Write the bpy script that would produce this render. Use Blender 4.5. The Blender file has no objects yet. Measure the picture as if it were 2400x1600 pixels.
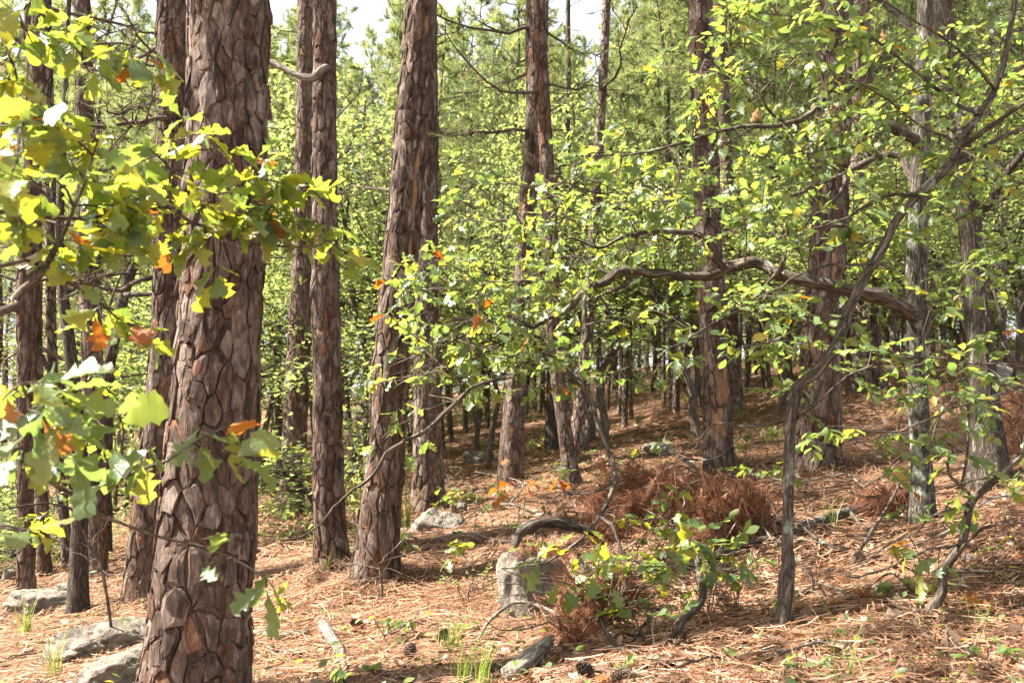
import bpy, math, random
import numpy as np
from mathutils import Vector, Matrix

# ------------------------------------------------------------------ camera, sky, sun, exposure
scene = bpy.context.scene
F, CX, CY = 2333.0, 1200.0, 800.0            # focal length and centre in photograph pixels
PITCH = math.radians(5.0)
CAM = np.array([0.0, 0.0, 1.17])
cam_data = bpy.data.cameras.new('camera')
cam_data.lens = 35.0
cam_data.sensor_width = 36.0
cam_data.clip_start = 0.05
cam_data.clip_end = 600.0
cam_data.dof.use_dof = True
cam_data.dof.focus_distance = 5.2
cam_data.dof.aperture_fstop = 5.6
cam = bpy.data.objects.new('camera', cam_data)
cam.location = CAM
cam.rotation_euler = (math.radians(90) + PITCH, 0, 0)
scene.collection.objects.link(cam)
scene.camera = cam

SUN_EL, SUN_AZ = math.radians(50), math.radians(4)      # from the left, a little beyond the camera's plane
sun_dir = Vector((-math.cos(SUN_EL) * math.cos(SUN_AZ), math.cos(SUN_EL) * math.sin(SUN_AZ), math.sin(SUN_EL)))
world = bpy.data.worlds.new('World')
scene.world = world
world.use_nodes = True
wt = world.node_tree
wt.nodes.clear()
w_out = wt.nodes.new('ShaderNodeOutputWorld')
w_bg = wt.nodes.new('ShaderNodeBackground')
w_bg.inputs['Strength'].default_value = 0.1
w_sky = wt.nodes.new('ShaderNodeTexSky')
w_sky.sky_type = 'NISHITA'
w_sky.sun_disc = False
w_sky.sun_elevation = SUN_EL
w_sky.sun_rotation = math.atan2(sun_dir.x, sun_dir.y)
w_sky.dust_density = 4.0
w_sky.air_density = 1.0
w_mix = wt.nodes.new('ShaderNodeMixRGB')       # thin bright cloud over the whole sky
w_mix.inputs['Color2'].default_value = (2.9, 2.9, 3.0, 1)
w_noise = wt.nodes.new('ShaderNodeTexNoise')
w_noise.inputs['Scale'].default_value = 3.0
w_noise.inputs['Detail'].default_value = 6.0
w_map = wt.nodes.new('ShaderNodeMapRange')
w_map.inputs['To Min'].default_value = 0.55
w_map.inputs['To Max'].default_value = 0.9
w_co = wt.nodes.new('ShaderNodeTexCoord')
wt.links.new(w_co.outputs['Generated'], w_noise.inputs['Vector'])
wt.links.new(w_noise.outputs['Fac'], w_map.inputs['Value'])
wt.links.new(w_map.outputs['Result'], w_mix.inputs['Fac'])
wt.links.new(w_sky.outputs['Color'], w_mix.inputs['Color1'])
wt.links.new(w_mix.outputs['Color'], w_bg.inputs['Color'])
wt.links.new(w_bg.outputs['Background'], w_out.inputs['Surface'])
sun_data = bpy.data.lights.new('sun', 'SUN')
sun_data.energy = 5.0
sun_data.angle = math.radians(0.6)
sun_data.color = (1.0, 0.945, 0.86)
sun = bpy.data.objects.new('sun', sun_data)
sun.rotation_euler = sun_dir.to_track_quat('Z', 'Y').to_euler()
sun.location = (-20, 4, 30)
scene.collection.objects.link(sun)

scene.view_settings.view_transform = 'Standard'
scene.view_settings.look = 'None'
scene.view_settings.gamma = 1.0
scene.view_settings.use_curve_mapping = False
scene.view_settings.exposure = 2.45
scene.cycles.max_bounces = 6
scene.cycles.diffuse_bounces = 3
scene.cycles.glossy_bounces = 1
scene.cycles.transmission_bounces = 3
scene.cycles.transparent_max_bounces = 2
scene.cycles.sample_clamp_indirect = 6.0
scene.cycles.caustics_reflective = False
scene.cycles.caustics_refractive = False
scene.cycles.use_denoising = True

rng = np.random.default_rng(11)
random.seed(11)
COL = scene.collection.objects

# ------------------------------------------------------------------ numeric helpers
def unit(a):
    a = np.asarray(a, float)
    return a / np.maximum(np.linalg.norm(a, axis=-1, keepdims=True), 1e-9)

class VNoise:
    """smooth value noise on a 3-D lattice"""
    def __init__(self, seed, n=32):
        self.n = n
        self.g = np.random.default_rng(seed).uniform(-1, 1, (n, n, n))
    def __call__(self, p):
        p = np.asarray(p, float)
        i = np.floor(p).astype(int)
        f = p - i
        f = f * f * (3 - 2 * f)
        n, g = self.n, self.g
        out = 0
        for dx in (0, 1):
            for dy in (0, 1):
                for dz in (0, 1):
                    w = (f[..., 0] if dx else 1 - f[..., 0]) * (f[..., 1] if dy else 1 - f[..., 1]) * (f[..., 2] if dz else 1 - f[..., 2])
                    out = out + w * g[(i[..., 0] + dx) % n, (i[..., 1] + dy) % n, (i[..., 2] + dz) % n]
        return out
vn = VNoise(3)
def fbm(p, o=4):
    p = np.asarray(p, float)
    s, a = 0, 0.5
    for k in range(o):
        s = s + a * vn(p * (2 ** k) + 7.3 * k)
        a *= 0.5
    return s

def gz(x, y):
    """height of the forest floor: a slope that rises to the right and away, then levels off"""
    x = np.asarray(x, float); y = np.asarray(y, float)
    sx = 14 * np.tanh(x / 14)
    sy = np.where(y < 12, y, 12 + 13 * np.tanh((y - 12) / 13.0))
    z = 0.17 * sx + 0.07 * sy + 0.05 * np.maximum(y - 24, 0)
    q = np.stack([x * 0.9, y * 0.9, np.zeros_like(x + y)], -1)
    near = np.clip((np.hypot(x, y) - 2.0) / 3.0, 0, 1)
    return z + near * (0.07 * vn(q) + 0.03 * vn(q * 3.1 + 5)) + 0.012 * vn(q * 9 + 3)

CP, SP = math.cos(PITCH), math.sin(PITCH)
def ray(px, py):
    a, b = (px - CX) / F, -(py - CY) / F
    return np.array([a, CP - b * SP, SP + b * CP])
def at(px, py, y):
    d = ray(px, py)
    return CAM + d * (y / d[1])
def onground(px, py):
    d = ray(px, py)
    ts = np.arange(1.5, 60, 0.05)
    P = CAM + d * ts[:, None]
    hit = np.nonzero(P[:, 2] < gz(P[:, 0], P[:, 1]))[0]
    if not len(hit): return CAM + d * 30
    a, b = ts[max(hit[0] - 1, 0)], ts[hit[0]]
    for _ in range(14):
        m = (a + b) / 2
        p = CAM + d * m
        if p[2] < gz(p[0], p[1]): b = m
        else: a = m
    return CAM + d * b
def project(P):
    q = np.asarray(P, float) - CAM
    fw = q[..., 1] * CP + q[..., 2] * SP
    up = -q[..., 1] * SP + q[..., 2] * CP
    fw = np.maximum(fw, 1e-3)
    return CX + F * q[..., 0] / fw, CY - F * up / fw, fw

def smooth_path(pts, step):
    """Catmull-Rom through the rows of pts (any number of columns), about step metres apart"""
    pts = np.asarray(pts, float)
    if len(pts) < 3:
        n = max(2, int(np.linalg.norm(pts[-1, :3] - pts[0, :3]) / step) + 1)
        t = np.linspace(0, 1, n)[:, None]
        return pts[0] * (1 - t) + pts[-1] * t
    P = np.vstack([2 * pts[0] - pts[1], pts, 2 * pts[-1] - pts[-2]])
    out = []
    for i in range(1, len(P) - 2):
        p0, p1, p2, p3 = P[i - 1:i + 3]
        n = max(1, int(np.linalg.norm(p2[:3] - p1[:3]) / step))
        t = (np.arange(n) / n)[:, None]
        out.append(0.5 * (2 * p1 + (p2 - p0) * t + (2 * p0 - 5 * p1 + 4 * p2 - p3) * t ** 2 + (3 * p1 - p0 - 3 * p2 + p3) * t ** 3))
    out.append(pts[-1:])
    return np.vstack(out)

def tube(path, rad, seg=6, rough=0.0):
    path = np.asarray(path, float)
    n = len(path)
    rad = np.broadcast_to(np.asarray(rad, float), (n,))
    tan = unit(np.gradient(path, axis=0))
    ref = np.array([0, 0, 1.0]) if abs(tan[0, 2]) < 0.9 else np.array([1.0, 0, 0])
    N = np.zeros((n, 3))
    v = ref
    for i in range(n):
        v = v - tan[i] * v.dot(tan[i])
        v = v / max(np.linalg.norm(v), 1e-6)
        N[i] = v
    B = np.cross(tan, N)
    th = np.arange(seg) * 2 * math.pi / seg
    ring = np.cos(th)[None, :, None] * N[:, None] + np.sin(th)[None, :, None] * B[:, None]
    s = np.concatenate([[0], np.cumsum(np.linalg.norm(np.diff(path, axis=0), axis=1))])
    vec = np.stack([np.cos(th)[None] * rad[:, None], np.sin(th)[None] * rad[:, None], np.repeat(s[:, None], seg, 1)], -1)
    R = rad[:, None] * np.ones((1, seg))
    if rough:
        q = vec / max(rad.max(), 1e-4) * np.array([1.6, 1.6, 0.5])
        R = R * (1 + rough * fbm(q + path[0].sum()))
    V = (path[:, None] + ring * R[..., None]).reshape(-1, 3)
    i = np.arange(n - 1)[:, None] * seg
    j = np.arange(seg)[None]
    k = (j + 1) % seg
    q = np.stack([i + j, i + k, i + seg + k, i + seg + j], -1).reshape(-1, 4)
    return V, q, vec.reshape(-1, 3)

class MB:
    def __init__(self):
        self.v, self.f, self.r, self.c, self.n = [], [], [], [], 0
    def add(self, V, faces, rnd=0.0, vec=None):
        V = np.asarray(V, float).reshape(-1, 3)
        fs = faces if isinstance(faces, list) else [faces]
        for f in fs:
            if len(f): self.f.append(np.asarray(f, int) + self.n)
        self.v.append(V)
        self.r.append(np.broadcast_to(np.asarray(rnd, float), (len(V),)))
        self.c.append(np.zeros((len(V), 3)) if vec is None else np.asarray(vec, float).reshape(-1, 3))
        self.n += len(V)
        return self
    def tube(self, path, rad, seg=6, rnd=0.0, rough=0.0):
        V, q, c = tube(path, rad, seg, rough)
        return self.add(V, q, rnd, c)
    def mesh(self, name, mat, smooth=True, shift=None):
        me = bpy.data.meshes.new(name)
        V = np.vstack(self.v)
        if shift is not None: V = V - np.asarray(shift)
        loops = np.concatenate([f.ravel() for f in self.f])
        sizes = np.concatenate([np.full(len(f), f.shape[1]) for f in self.f])
        starts = np.concatenate([[0], np.cumsum(sizes)[:-1]])
        me.vertices.add(len(V)); me.loops.add(len(loops)); me.polygons.add(len(sizes))
        me.vertices.foreach_set('co', V.astype(np.float32).ravel())
        me.loops.foreach_set('vertex_index', loops.astype(np.int32))
        me.polygons.foreach_set('loop_start', starts.astype(np.int32))
        me.polygons.foreach_set('use_smooth', np.full(len(sizes), smooth))
        me.attributes.new('rnd', 'FLOAT', 'POINT').data.foreach_set('value', np.concatenate(self.r).astype(np.float32))
        me.attributes.new('vec', 'FLOAT_VECTOR', 'POINT').data.foreach_set('vector', np.vstack(self.c).astype(np.float32).ravel())
        me.update(calc_edges=True)
        me.materials.append(mat)
        return me

# ------------------------------------------------------------------ scene helpers
def tag(o, label=None, cat=None, group=None, kind=None):
    for k, v in (('label', label), ('category', cat), ('group', group), ('kind', kind)):
        if v: o[k] = v
    return o
def new(name, data, parent=None, world_space=True):
    o = bpy.data.objects.new(name, data)
    COL.link(o)
    if parent is not None:
        o.parent = parent
        if world_space:
            o.matrix_parent_inverse = Matrix.Translation(-parent.location)
    return o
def root(name, loc, label, cat, group=None):
    o = new(name, None)
    o.location = Vector([float(c) for c in loc])
    o.empty_display_size = 0.1
    return tag(o, label, cat, group)
def copy_tree(o, parent=None):
    c = o.copy()
    COL.link(c)
    c.parent = parent
    for ch in o.children:
        copy_tree(ch, c)
    return c

# ------------------------------------------------------------------ materials
class NT:
    def __init__(self, name):
        self.m = bpy.data.materials.new(name)
        self.m.use_nodes = True
        self.t = self.m.node_tree
        self.t.nodes.clear()
        self.out = self.n('ShaderNodeOutputMaterial')
    def n(self, kind, **kw):
        nd = self.t.nodes.new(kind)
        for k, v in kw.items():
            if k.startswith('_'): setattr(nd, k[1:], v)
            else: nd.inputs[k.replace('__', ' ')].default_value = v
        return nd
    def l(self, a, b): self.t.links.new(a, b)
    def math(self, op, a, b=None, clamp=False):
        nd = self.n('ShaderNodeMath', _operation=op, _use_clamp=clamp)
        for i, x in enumerate((a, b)):
            if x is None: continue
            if isinstance(x, (int, float)): nd.inputs[i].default_value = x
            else: self.l(x, nd.inputs[i])
        return nd.outputs[0]
    def ramp(self, fac, stops, mode='LINEAR'):
        nd = self.n('ShaderNodeValToRGB')
        nd.color_ramp.interpolation = mode
        e = nd.color_ramp.elements
        while len(e) < len(stops): e.new(0.5)
        for x, (p, c) in zip(e, stops):
            x.position = p
            x.color = (*c, 1) if len(c) == 3 else c
        self.l(fac, nd.inputs['Fac'])
        return nd.outputs['Color']
    def mix(self, fac, a, b, mode='MIX'):
        nd = self.n('ShaderNodeMixRGB', _blend_type=mode)
        for i, x in zip(('Fac', 'Color1', 'Color2'), (fac, a, b)):
            if isinstance(x, (int, float)): nd.inputs[i].default_value = x
            elif isinstance(x, tuple): nd.inputs[i].default_value = (*x, 1)
            else: self.l(x, nd.inputs[i])
        return nd.outputs[0]
    def rnd(self):
        a = self.n('ShaderNodeAttribute', _attribute_name='rnd')
        o = self.n('ShaderNodeObjectInfo')
        return self.math('FRACT', self.math('ADD', a.outputs['Fac'], o.outputs['Random']))
    def vec(self, scale=(1, 1, 1), src='vec'):
        if src == 'vec':
            s = self.n('ShaderNodeAttribute', _attribute_name='vec').outputs['Vector']
        else:
            s = self.n('ShaderNodeTexCoord').outputs['Object']
        mp = self.n('ShaderNodeMapping')
        mp.inputs['Scale'].default_value = scale
        self.l(s, mp.inputs['Vector'])
        return mp.outputs['Vector']
    def noise(self, vec, scale, detail=4, rough=0.55, dist=0.0):
        nd = self.n('ShaderNodeTexNoise', Scale=scale, Detail=detail, Roughness=rough, Distortion=dist)
        self.l(vec, nd.inputs['Vector'])
        return nd.outputs['Fac']
    def voro(self, vec, scale, feature='DISTANCE_TO_EDGE', rand=1.0):
        nd = self.n('ShaderNodeTexVoronoi', _feature=feature, Scale=scale, Randomness=rand)
        self.l(vec, nd.inputs['Vector'])
        return nd
    def bump(self, h, strength, dist=0.01):
        nd = self.n('ShaderNodeBump', Strength=strength, Distance=dist)
        self.l(h, nd.inputs['Height'])
        return nd.outputs['Normal']
    def bsdf(self, col, rough=0.8, spec=0.3, normal=None):
        b = self.n('ShaderNodeBsdfPrincipled')
        if isinstance(col, tuple): b.inputs['Base Color'].default_value = (*col, 1)
        else: self.l(col, b.inputs['Base Color'])
        if isinstance(rough, float): b.inputs['Roughness'].default_value = rough
        else: self.l(rough, b.inputs['Roughness'])
        b.inputs['Specular IOR Level'].default_value = spec
        if normal is not None: self.l(normal, b.inputs['Normal'])
        return b.outputs[0]
    def done(self, shader):
        self.l(shader, self.out.inputs['Surface'])
        return self.m

def leaf_mat(name, refl, trans, share=0.45, rough=0.42, spec=0.5, veins=False):
    t = NT(name)
    r = t.rnd()
    col = t.ramp(r, refl)
    tc = t.ramp(r, trans)
    normal = None
    if veins:
        s = t.n('ShaderNodeSeparateXYZ')
        t.l(t.n('ShaderNodeAttribute', _attribute_name='vec').outputs['Vector'], s.inputs[0])
        ax = t.math('ABSOLUTE', s.outputs[0])
        mid = t.math('LESS_THAN', ax, 0.013)
        ph = t.math('FRACT', t.math('MULTIPLY', t.math('SUBTRACT', s.outputs[1], t.math('MULTIPLY', ax, 0.9)), 7.0))
        side = t.math('MULTIPLY', t.math('LESS_THAN', ph, 0.09), 0.5)
        v = t.math('MAXIMUM', mid, side)
        sp = t.noise(t.vec((1, 1, 1)), 9.0, 5)
        blot = t.ramp(sp, [(0.56, (0, 0, 0)), (0.72, (1, 1, 1))])
        col = t.mix(t.math('MULTIPLY', v, 0.35), col, (0.30, 0.36, 0.12))
        col = t.mix(t.math('MULTIPLY', blot, 0.3), col, (0.12, 0.13, 0.03))
        tc = t.mix(t.math('MULTIPLY', v, 0.3), tc, (0.22, 0.22, 0.02))
        normal = t.bump(t.math('ADD', v, sp), 0.25, 0.02)
    a = t.bsdf(col, rough, spec, normal)
    tr = t.n('ShaderNodeBsdfTranslucent')
    t.l(tc, tr.inputs['Color'])
    m = t.n('ShaderNodeMixShader', Fac=share)
    t.l(a, m.inputs[1]); t.l(tr.outputs[0], m.inputs[2])
    return t.done(m.outputs[0])

M = {}
M['oak_leaf'] = leaf_mat('oak_leaf', [(0, (0.05, 0.1, 0.035)), (0.45, (0.08, 0.14, 0.045)), (0.8, (0.12, 0.17, 0.04)), (1, (0.17, 0.19, 0.035))],
                         [(0, (0.23, 0.33, 0.05)), (0.5, (0.38, 0.44, 0.05)), (0.85, (0.56, 0.53, 0.035)), (1, (0.68, 0.58, 0.025))], 0.48, 0.36, 0.65, True)
M['oak_leaf_green'] = leaf_mat('oak_leaf_green', [(0, (0.055, 0.1, 0.042)), (0.5, (0.085, 0.138, 0.052)), (1, (0.15, 0.175, 0.05))],
                               [(0, (0.2, 0.31, 0.06)), (0.6, (0.32, 0.41, 0.07)), (0.9, (0.48, 0.48, 0.06)), (1, (0.6, 0.52, 0.04))], 0.46, 0.36, 0.65, True)
M['oak_leaf_far'] = leaf_mat('oak_leaf_far', [(0, (0.075, 0.125, 0.045)), (0.5, (0.11, 0.16, 0.055)), (1, (0.16, 0.185, 0.06))],
                             [(0, (0.28, 0.37, 0.1)), (0.6, (0.39, 0.44, 0.12)), (1, (0.5, 0.48, 0.13))], 0.5, 0.55, 0.25)
M['berry_leaf'] = leaf_mat('berry_leaf', [(0, (0.07, 0.12, 0.045)), (0.6, (0.11, 0.165, 0.06)), (0.93, (0.155, 0.19, 0.06)), (1, (0.3, 0.22, 0.04))],
                           [(0, (0.24, 0.36, 0.07)), (0.7, (0.36, 0.45, 0.08)), (0.93, (0.47, 0.48, 0.07)), (1, (0.55, 0.36, 0.03))], 0.42, 0.46, 0.42)
M['brown_leaf'] = leaf_mat('brown_leaf', [(0, (0.22, 0.085, 0.03)), (0.5, (0.33, 0.13, 0.045)), (1, (0.36, 0.2, 0.1))],
                           [(0, (0.5, 0.12, 0.01)), (0.6, (0.6, 0.2, 0.015)), (1, (0.5, 0.22, 0.06))], 0.4, 0.6, 0.25, True)
M['litter_leaf'] = leaf_mat('litter_leaf', [(0, (0.07, 0.042, 0.03)), (0.4, (0.2, 0.12, 0.075)), (0.7, (0.34, 0.22, 0.145)), (1, (0.55, 0.45, 0.36))],
                            [(0, (0.2, 0.08, 0.02)), (1, (0.4, 0.2, 0.08))], 0.15, 0.7, 0.2)
M['needles'] = leaf_mat('needles', [(0, (0.07, 0.115, 0.04)), (0.6, (0.115, 0.165, 0.06)), (1, (0.19, 0.2, 0.09))],
                        [(0, (0.28, 0.37, 0.1)), (1, (0.46, 0.46, 0.15))], 0.45, 0.5, 0.4)
M['dead_needles'] = leaf_mat('dead_needles', [(0, (0.11, 0.042, 0.022)), (0.5, (0.23, 0.088, 0.04)), (0.85, (0.33, 0.155, 0.08)), (1, (0.44, 0.27, 0.16))],
                             [(0, (0.3, 0.1, 0.03)), (1, (0.45, 0.2, 0.07))], 0.15, 0.6, 0.3)
M['litter'] = leaf_mat('litter', [(0, (0.08, 0.04, 0.024)), (0.3, (0.215, 0.105, 0.056)), (0.7, (0.36, 0.205, 0.115)), (1, (0.54, 0.385, 0.26))],
                       [(0, (0.2, 0.08, 0.03)), (1, (0.45, 0.25, 0.1))], 0.12, 0.6, 0.3)
M['grass'] = leaf_mat('grass', [(0, (0.07, 0.14, 0.025)), (0.6, (0.13, 0.2, 0.035)), (1, (0.3, 0.29, 0.1))],
                      [(0, (0.25, 0.38, 0.04)), (1, (0.45, 0.45, 0.1))], 0.4, 0.5, 0.4)

def plate_mat():
    t = NT('pine_bark_plate')
    r = t.rnd()
    base = t.ramp(r, [(0, (0.065, 0.044, 0.034)), (0.3, (0.125, 0.09, 0.071)), (0.6, (0.215, 0.172, 0.142)), (0.85, (0.38, 0.335, 0.288)), (0.92, (0.17, 0.095, 0.058)), (0.97, (0.24, 0.115, 0.058)), (1.0, (0.29, 0.13, 0.062))])
    v = t.vec((1, 1, 0.34), 'obj')
    n1 = t.noise(v, 26, 6, 0.6, 0.8)
    lay = t.math('SNAP', n1, 0.055)                      # flaking layers
    fl = t.voro(t.mix(0.03, v, t.n('ShaderNodeTexNoise', Scale=40.0).outputs['Color'], 'ADD'), 46.0, 'F1')
    s = t.n('ShaderNodeSeparateXYZ')
    t.l(fl.outputs['Color'], s.inputs[0])
    n2 = t.noise(t.vec((1, 1, 0.14), 'obj'), 170, 4, 0.65)
    col = t.mix(0.55, base, t.ramp(lay, [(0.3, (0.04, 0.025, 0.019)), (0.42, (0.11, 0.07, 0.052)), (0.52, (0.2, 0.155, 0.127)), (0.66, (0.42, 0.37, 0.315))], 'CONSTANT'))
    col = t.mix(1.0, col, t.ramp(s.outputs[0], [(0, (0.6, 0.56, 0.53)), (1, (1.35, 1.33, 1.3))]), 'MULTIPLY')
    col = t.mix(1.0, col, t.ramp(n2, [(0.28, (0.55, 0.52, 0.5)), (0.72, (1.3, 1.28, 1.26))]), 'MULTIPLY')
    h = t.math('ADD', t.math('MULTIPLY', lay, 1.6), t.math('ADD', t.math('MULTIPLY', n2, 0.35), t.math('MULTIPLY', s.outputs[1], 0.25)))
    return t.done(t.bsdf(col, 0.85, 0.2, t.bump(h, 1.0, 0.02)))
M['plate'] = plate_mat()
def pine_bark_mat():
    t = NT('pine_bark')
    v = t.vec((1, 1, 0.36))
    wob = t.n('ShaderNodeTexNoise', Scale=30.0, Detail=3.0)
    t.l(v, wob.inputs['Vector'])
    vv = t.mix(0.035, v, wob.outputs['Color'], 'ADD')
    vo = t.voro(vv, 24.0)
    cell = t.voro(vv, 24.0, 'F1')
    edge = t.ramp(vo.outputs['Distance'], [(0.02, (0, 0, 0)), (0.16, (1, 1, 1))])
    s = t.n('ShaderNodeSeparateXYZ')
    t.l(cell.outputs['Color'], s.inputs[0])
    base = t.ramp(s.outputs[0], [(0, (0.14, 0.1, 0.08)), (0.45, (0.21, 0.165, 0.135)), (0.8, (0.29, 0.245, 0.205)), (0.93, (0.27, 0.16, 0.1)), (1, (0.3, 0.17, 0.1))])
    n = t.noise(t.vec((1, 1, 0.25)), 90, 5, 0.65)
    col = t.mix(1.0, base, t.ramp(n, [(0.3, (0.6, 0.56, 0.54)), (0.7, (1.2, 1.18, 1.16))]), 'MULTIPLY')
    col = t.mix(edge, (0.06, 0.04, 0.032), col)
    h = t.math('ADD', edge, t.math('MULTIPLY', n, 0.35))
    return t.done(t.bsdf(col, 0.9, 0.15, t.bump(h, 0.9, 0.02)))
M['pine_bark'] = pine_bark_mat()
def furrow_mat():
    t = NT('bark_furrow')
    n = t.noise(t.vec((1, 1, 0.3)), 70, 5, 0.65)
    col = t.ramp(n, [(0.3, (0.06, 0.041, 0.031)), (0.7, (0.15, 0.1, 0.073))])
    return t.done(t.bsdf(col, 0.95, 0.1, t.bump(n, 1.0, 0.02)))
M['furrow'] = furrow_mat()
def oak_bark_mat(name, dark, mid, light, lichen):
    t = NT(name)
    v = t.vec((1, 1, 0.13))
    n1 = t.noise(v, 55, 5, 0.6, 0.8)
    n2 = t.noise(t.vec((1, 1, 0.3)), 190, 4, 0.6)
    ridge = t.math('MULTIPLY', t.math('ABSOLUTE', t.math('SUBTRACT', n1, 0.5)), 6.0, True)
    col = t.ramp(ridge, [(0.0, dark), (0.35, mid), (0.9, light)])
    col = t.mix(1.0, col, t.ramp(n2, [(0.3, (0.65, 0.64, 0.62)), (0.7, (1.15, 1.15, 1.13))]), 'MULTIPLY')
    if lichen > 0:
        l = t.noise(t.vec((1, 1, 0.7), 'obj'), 7.0, 6, 0.7)
        f = t.ramp(l, [(0.63 - lichen * 0.2, (0, 0, 0)), (0.70 - lichen * 0.2, (1, 1, 1))])
        col = t.mix(t.math('MULTIPLY', f, 0.75), col, (0.40, 0.44, 0.34))
    h = t.math('ADD', ridge, t.math('MULTIPLY', n2, 0.4))
    return t.done(t.bsdf(col, 0.9, 0.15, t.bump(h, 0.9, 0.012)))
M['oak_bark'] = oak_bark_mat('oak_bark', (0.05, 0.04, 0.033), (0.16, 0.125, 0.098), (0.27, 0.225, 0.18), 0.25)
M['oak_lichen'] = oak_bark_mat('oak_bark_lichen', (0.035, 0.029, 0.024), (0.115, 0.095, 0.076), (0.22, 0.195, 0.16), 0.42)
M['oak_dark'] = oak_bark_mat('oak_bark_dark', (0.035, 0.028, 0.023), (0.1, 0.078, 0.06), (0.2, 0.165, 0.13), 0.1)
M['twig'] = oak_bark_mat('twig', (0.09, 0.065, 0.05), (0.19, 0.14, 0.105), (0.3, 0.25, 0.2), 0.0)
M['dead_wood'] = oak_bark_mat('dead_wood', (0.12, 0.095, 0.075), (0.3, 0.255, 0.21), (0.45, 0.41, 0.36), 0.0)
def scar_mat():
    t = NT('bare_wood')
    n = t.noise(t.vec((1, 1, 0.06), 'obj'), 60, 5, 0.6)
    n2 = t.noise(t.vec((1, 1, 0.5), 'obj'), 18, 4)
    col = t.ramp(n, [(0.25, (0.11, 0.055, 0.028)), (0.5, (0.29, 0.145, 0.062)), (0.75, (0.46, 0.27, 0.125))])
    col = t.mix(t.ramp(n2, [(0.4, (0, 0, 0)), (0.6, (0.85, 0.85, 0.85))]), col, (0.15, 0.08, 0.048))
    return t.done(t.bsdf(col, 0.65, 0.3, t.bump(n, 0.6, 0.01)))
M['scar'] = scar_mat()
def rock_mat():
    t = NT('rock')
    v = t.vec((1, 1, 1), 'obj')
    n1 = t.noise(v, 9, 8, 0.65, 0.4)
    n2 = t.noise(v, 70, 5, 0.6)
    n3 = t.noise(v, 4.5, 5, 0.6)
    col = t.ramp(n1, [(0.3, (0.08, 0.066, 0.052)), (0.45, (0.19, 0.162, 0.13)), (0.6, (0.29, 0.252, 0.205)), (0.8, (0.23, 0.175, 0.128))])
    col = t.mix(t.ramp(n3, [(0.56, (0, 0, 0)), (0.64, (0.75, 0.75, 0.75))]), col, (0.13, 0.125, 0.11))
    col = t.mix(1.0, col, t.ramp(n2, [(0.3, (0.72, 0.71, 0.69)), (0.7, (1.12, 1.12, 1.1))]), 'MULTIPLY')
    return t.done(t.bsdf(col, 0.9, 0.2, t.bump(t.math('ADD', n1, t.math('MULTIPLY', n2, 0.4)), 1.0, 0.05)))
M['rock'] = rock_mat()
def ground_mat():
    t = NT('forest_floor')
    v = t.vec((1, 1, 1), 'obj')
    big = t.noise(v, 0.9, 4, 0.6)
    col = None
    for k, (sx, sy, rot) in enumerate(((14, 90, 0.4), (14, 90, 1.7), (16, 95, 2.6))):
        mp = t.n('ShaderNodeMapping')
        mp.inputs['Scale'].default_value = (sx, sy, 20)
        mp.inputs['Rotation'].default_value = (0, 0, rot)
        t.l(v, mp.inputs['Vector'])
        n = t.noise(mp.outputs['Vector'], 1.0, 4, 0.6, 0.5)
        col = n if col is None else t.math('MAXIMUM', col, n)
    c = t.ramp(col, [(0.42, (0.035, 0.021, 0.015)), (0.54, (0.12, 0.066, 0.038)), (0.65, (0.27, 0.155, 0.088)), (0.77, (0.42, 0.29, 0.19))])
    c = t.mix(t.ramp(big, [(0.4, (0, 0, 0)), (0.65, (0.5, 0.5, 0.5))]), c, (0.13, 0.08, 0.05))
    return t.done(t.bsdf(c, 0.95, 0.1, t.bump(col, 0.8, 0.02)))
M['ground'] = ground_mat()
def cone_mat():
    t = NT('pine_cone')
    n = t.noise(t.vec((1, 1, 1), 'obj'), 120, 3)
    return t.done(t.bsdf(t.ramp(n, [(0.3, (0.04, 0.028, 0.02)), (0.7, (0.15, 0.1, 0.07))]), 0.8, 0.2))
M['cone'] = cone_mat()

# ------------------------------------------------------------------ leaf shapes (y along the leaf, x across, z up; length 1)
def leaf_shape(half, seed, fold=0.18, droop=0.25, twist=0.1, asym=0.2, petiole=0.12):
    r = np.random.default_rng(seed)
    half = np.asarray(half, float)
    n = len(half)
    t = np.linspace(0, 1, n)
    V = [[0, -petiole, 0.0]]
    uv = [[0, -petiole, 0]]
    for i in range(n):
        wl = half[i] * (1 + asym * r.uniform(-1, 1))
        wr = half[i] * (1 + asym * r.uniform(-1, 1))
        shift_l = 0.05 * r.uniform(-1, 1) * (half[i] > 0.15)
        for sgn, w, sh in ((-1, wl, shift_l), (0, 0, 0), (1, wr, -shift_l)):
            x = sgn * w
            y = t[i] + abs(x) * 0.22 + sh
            z = fold * abs(x) * 1.6 - 0.9 * fold * x * x - droop * t[i] ** 2 * 0.7 + twist * x * t[i] + 0.03 * r.uniform(-1, 1)
            V.append([x, y, z]); uv.append([x, y, 0])
    q = []
    for i in range(n - 1):
        a = 1 + 3 * i
        q += [[a, a + 1, a + 4, a + 3], [a + 1, a + 2, a + 5, a + 4]]
    V = np.array(V); V[0, 2] = 0.02
    tri = np.array([[0, 2, 1], [0, 3, 2]])
    return V, [np.array(q), tri], np.array(uv)
OAK_HALF = [[0.02, 0.07, 0.19, 0.11, 0.40, 0.15, 0.26, 0.06],
            [0.02, 0.10, 0.24, 0.13, 0.42, 0.34, 0.16, 0.24, 0.03],
            [0.02, 0.06, 0.22, 0.10, 0.33, 0.12, 0.24, 0.03],
            [0.03, 0.14, 0.26, 0.22, 0.44, 0.30, 0.36, 0.14]]
def rounded(h, n=15):
    h = np.asarray(h); t = np.linspace(0, len(h) - 1, n)
    i = np.minimum(t.astype(int), len(h) - 2); f = t - i
    f = f * f * (3 - 2 * f)
    return h[i] * (1 - f) + h[i + 1] * f
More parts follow.
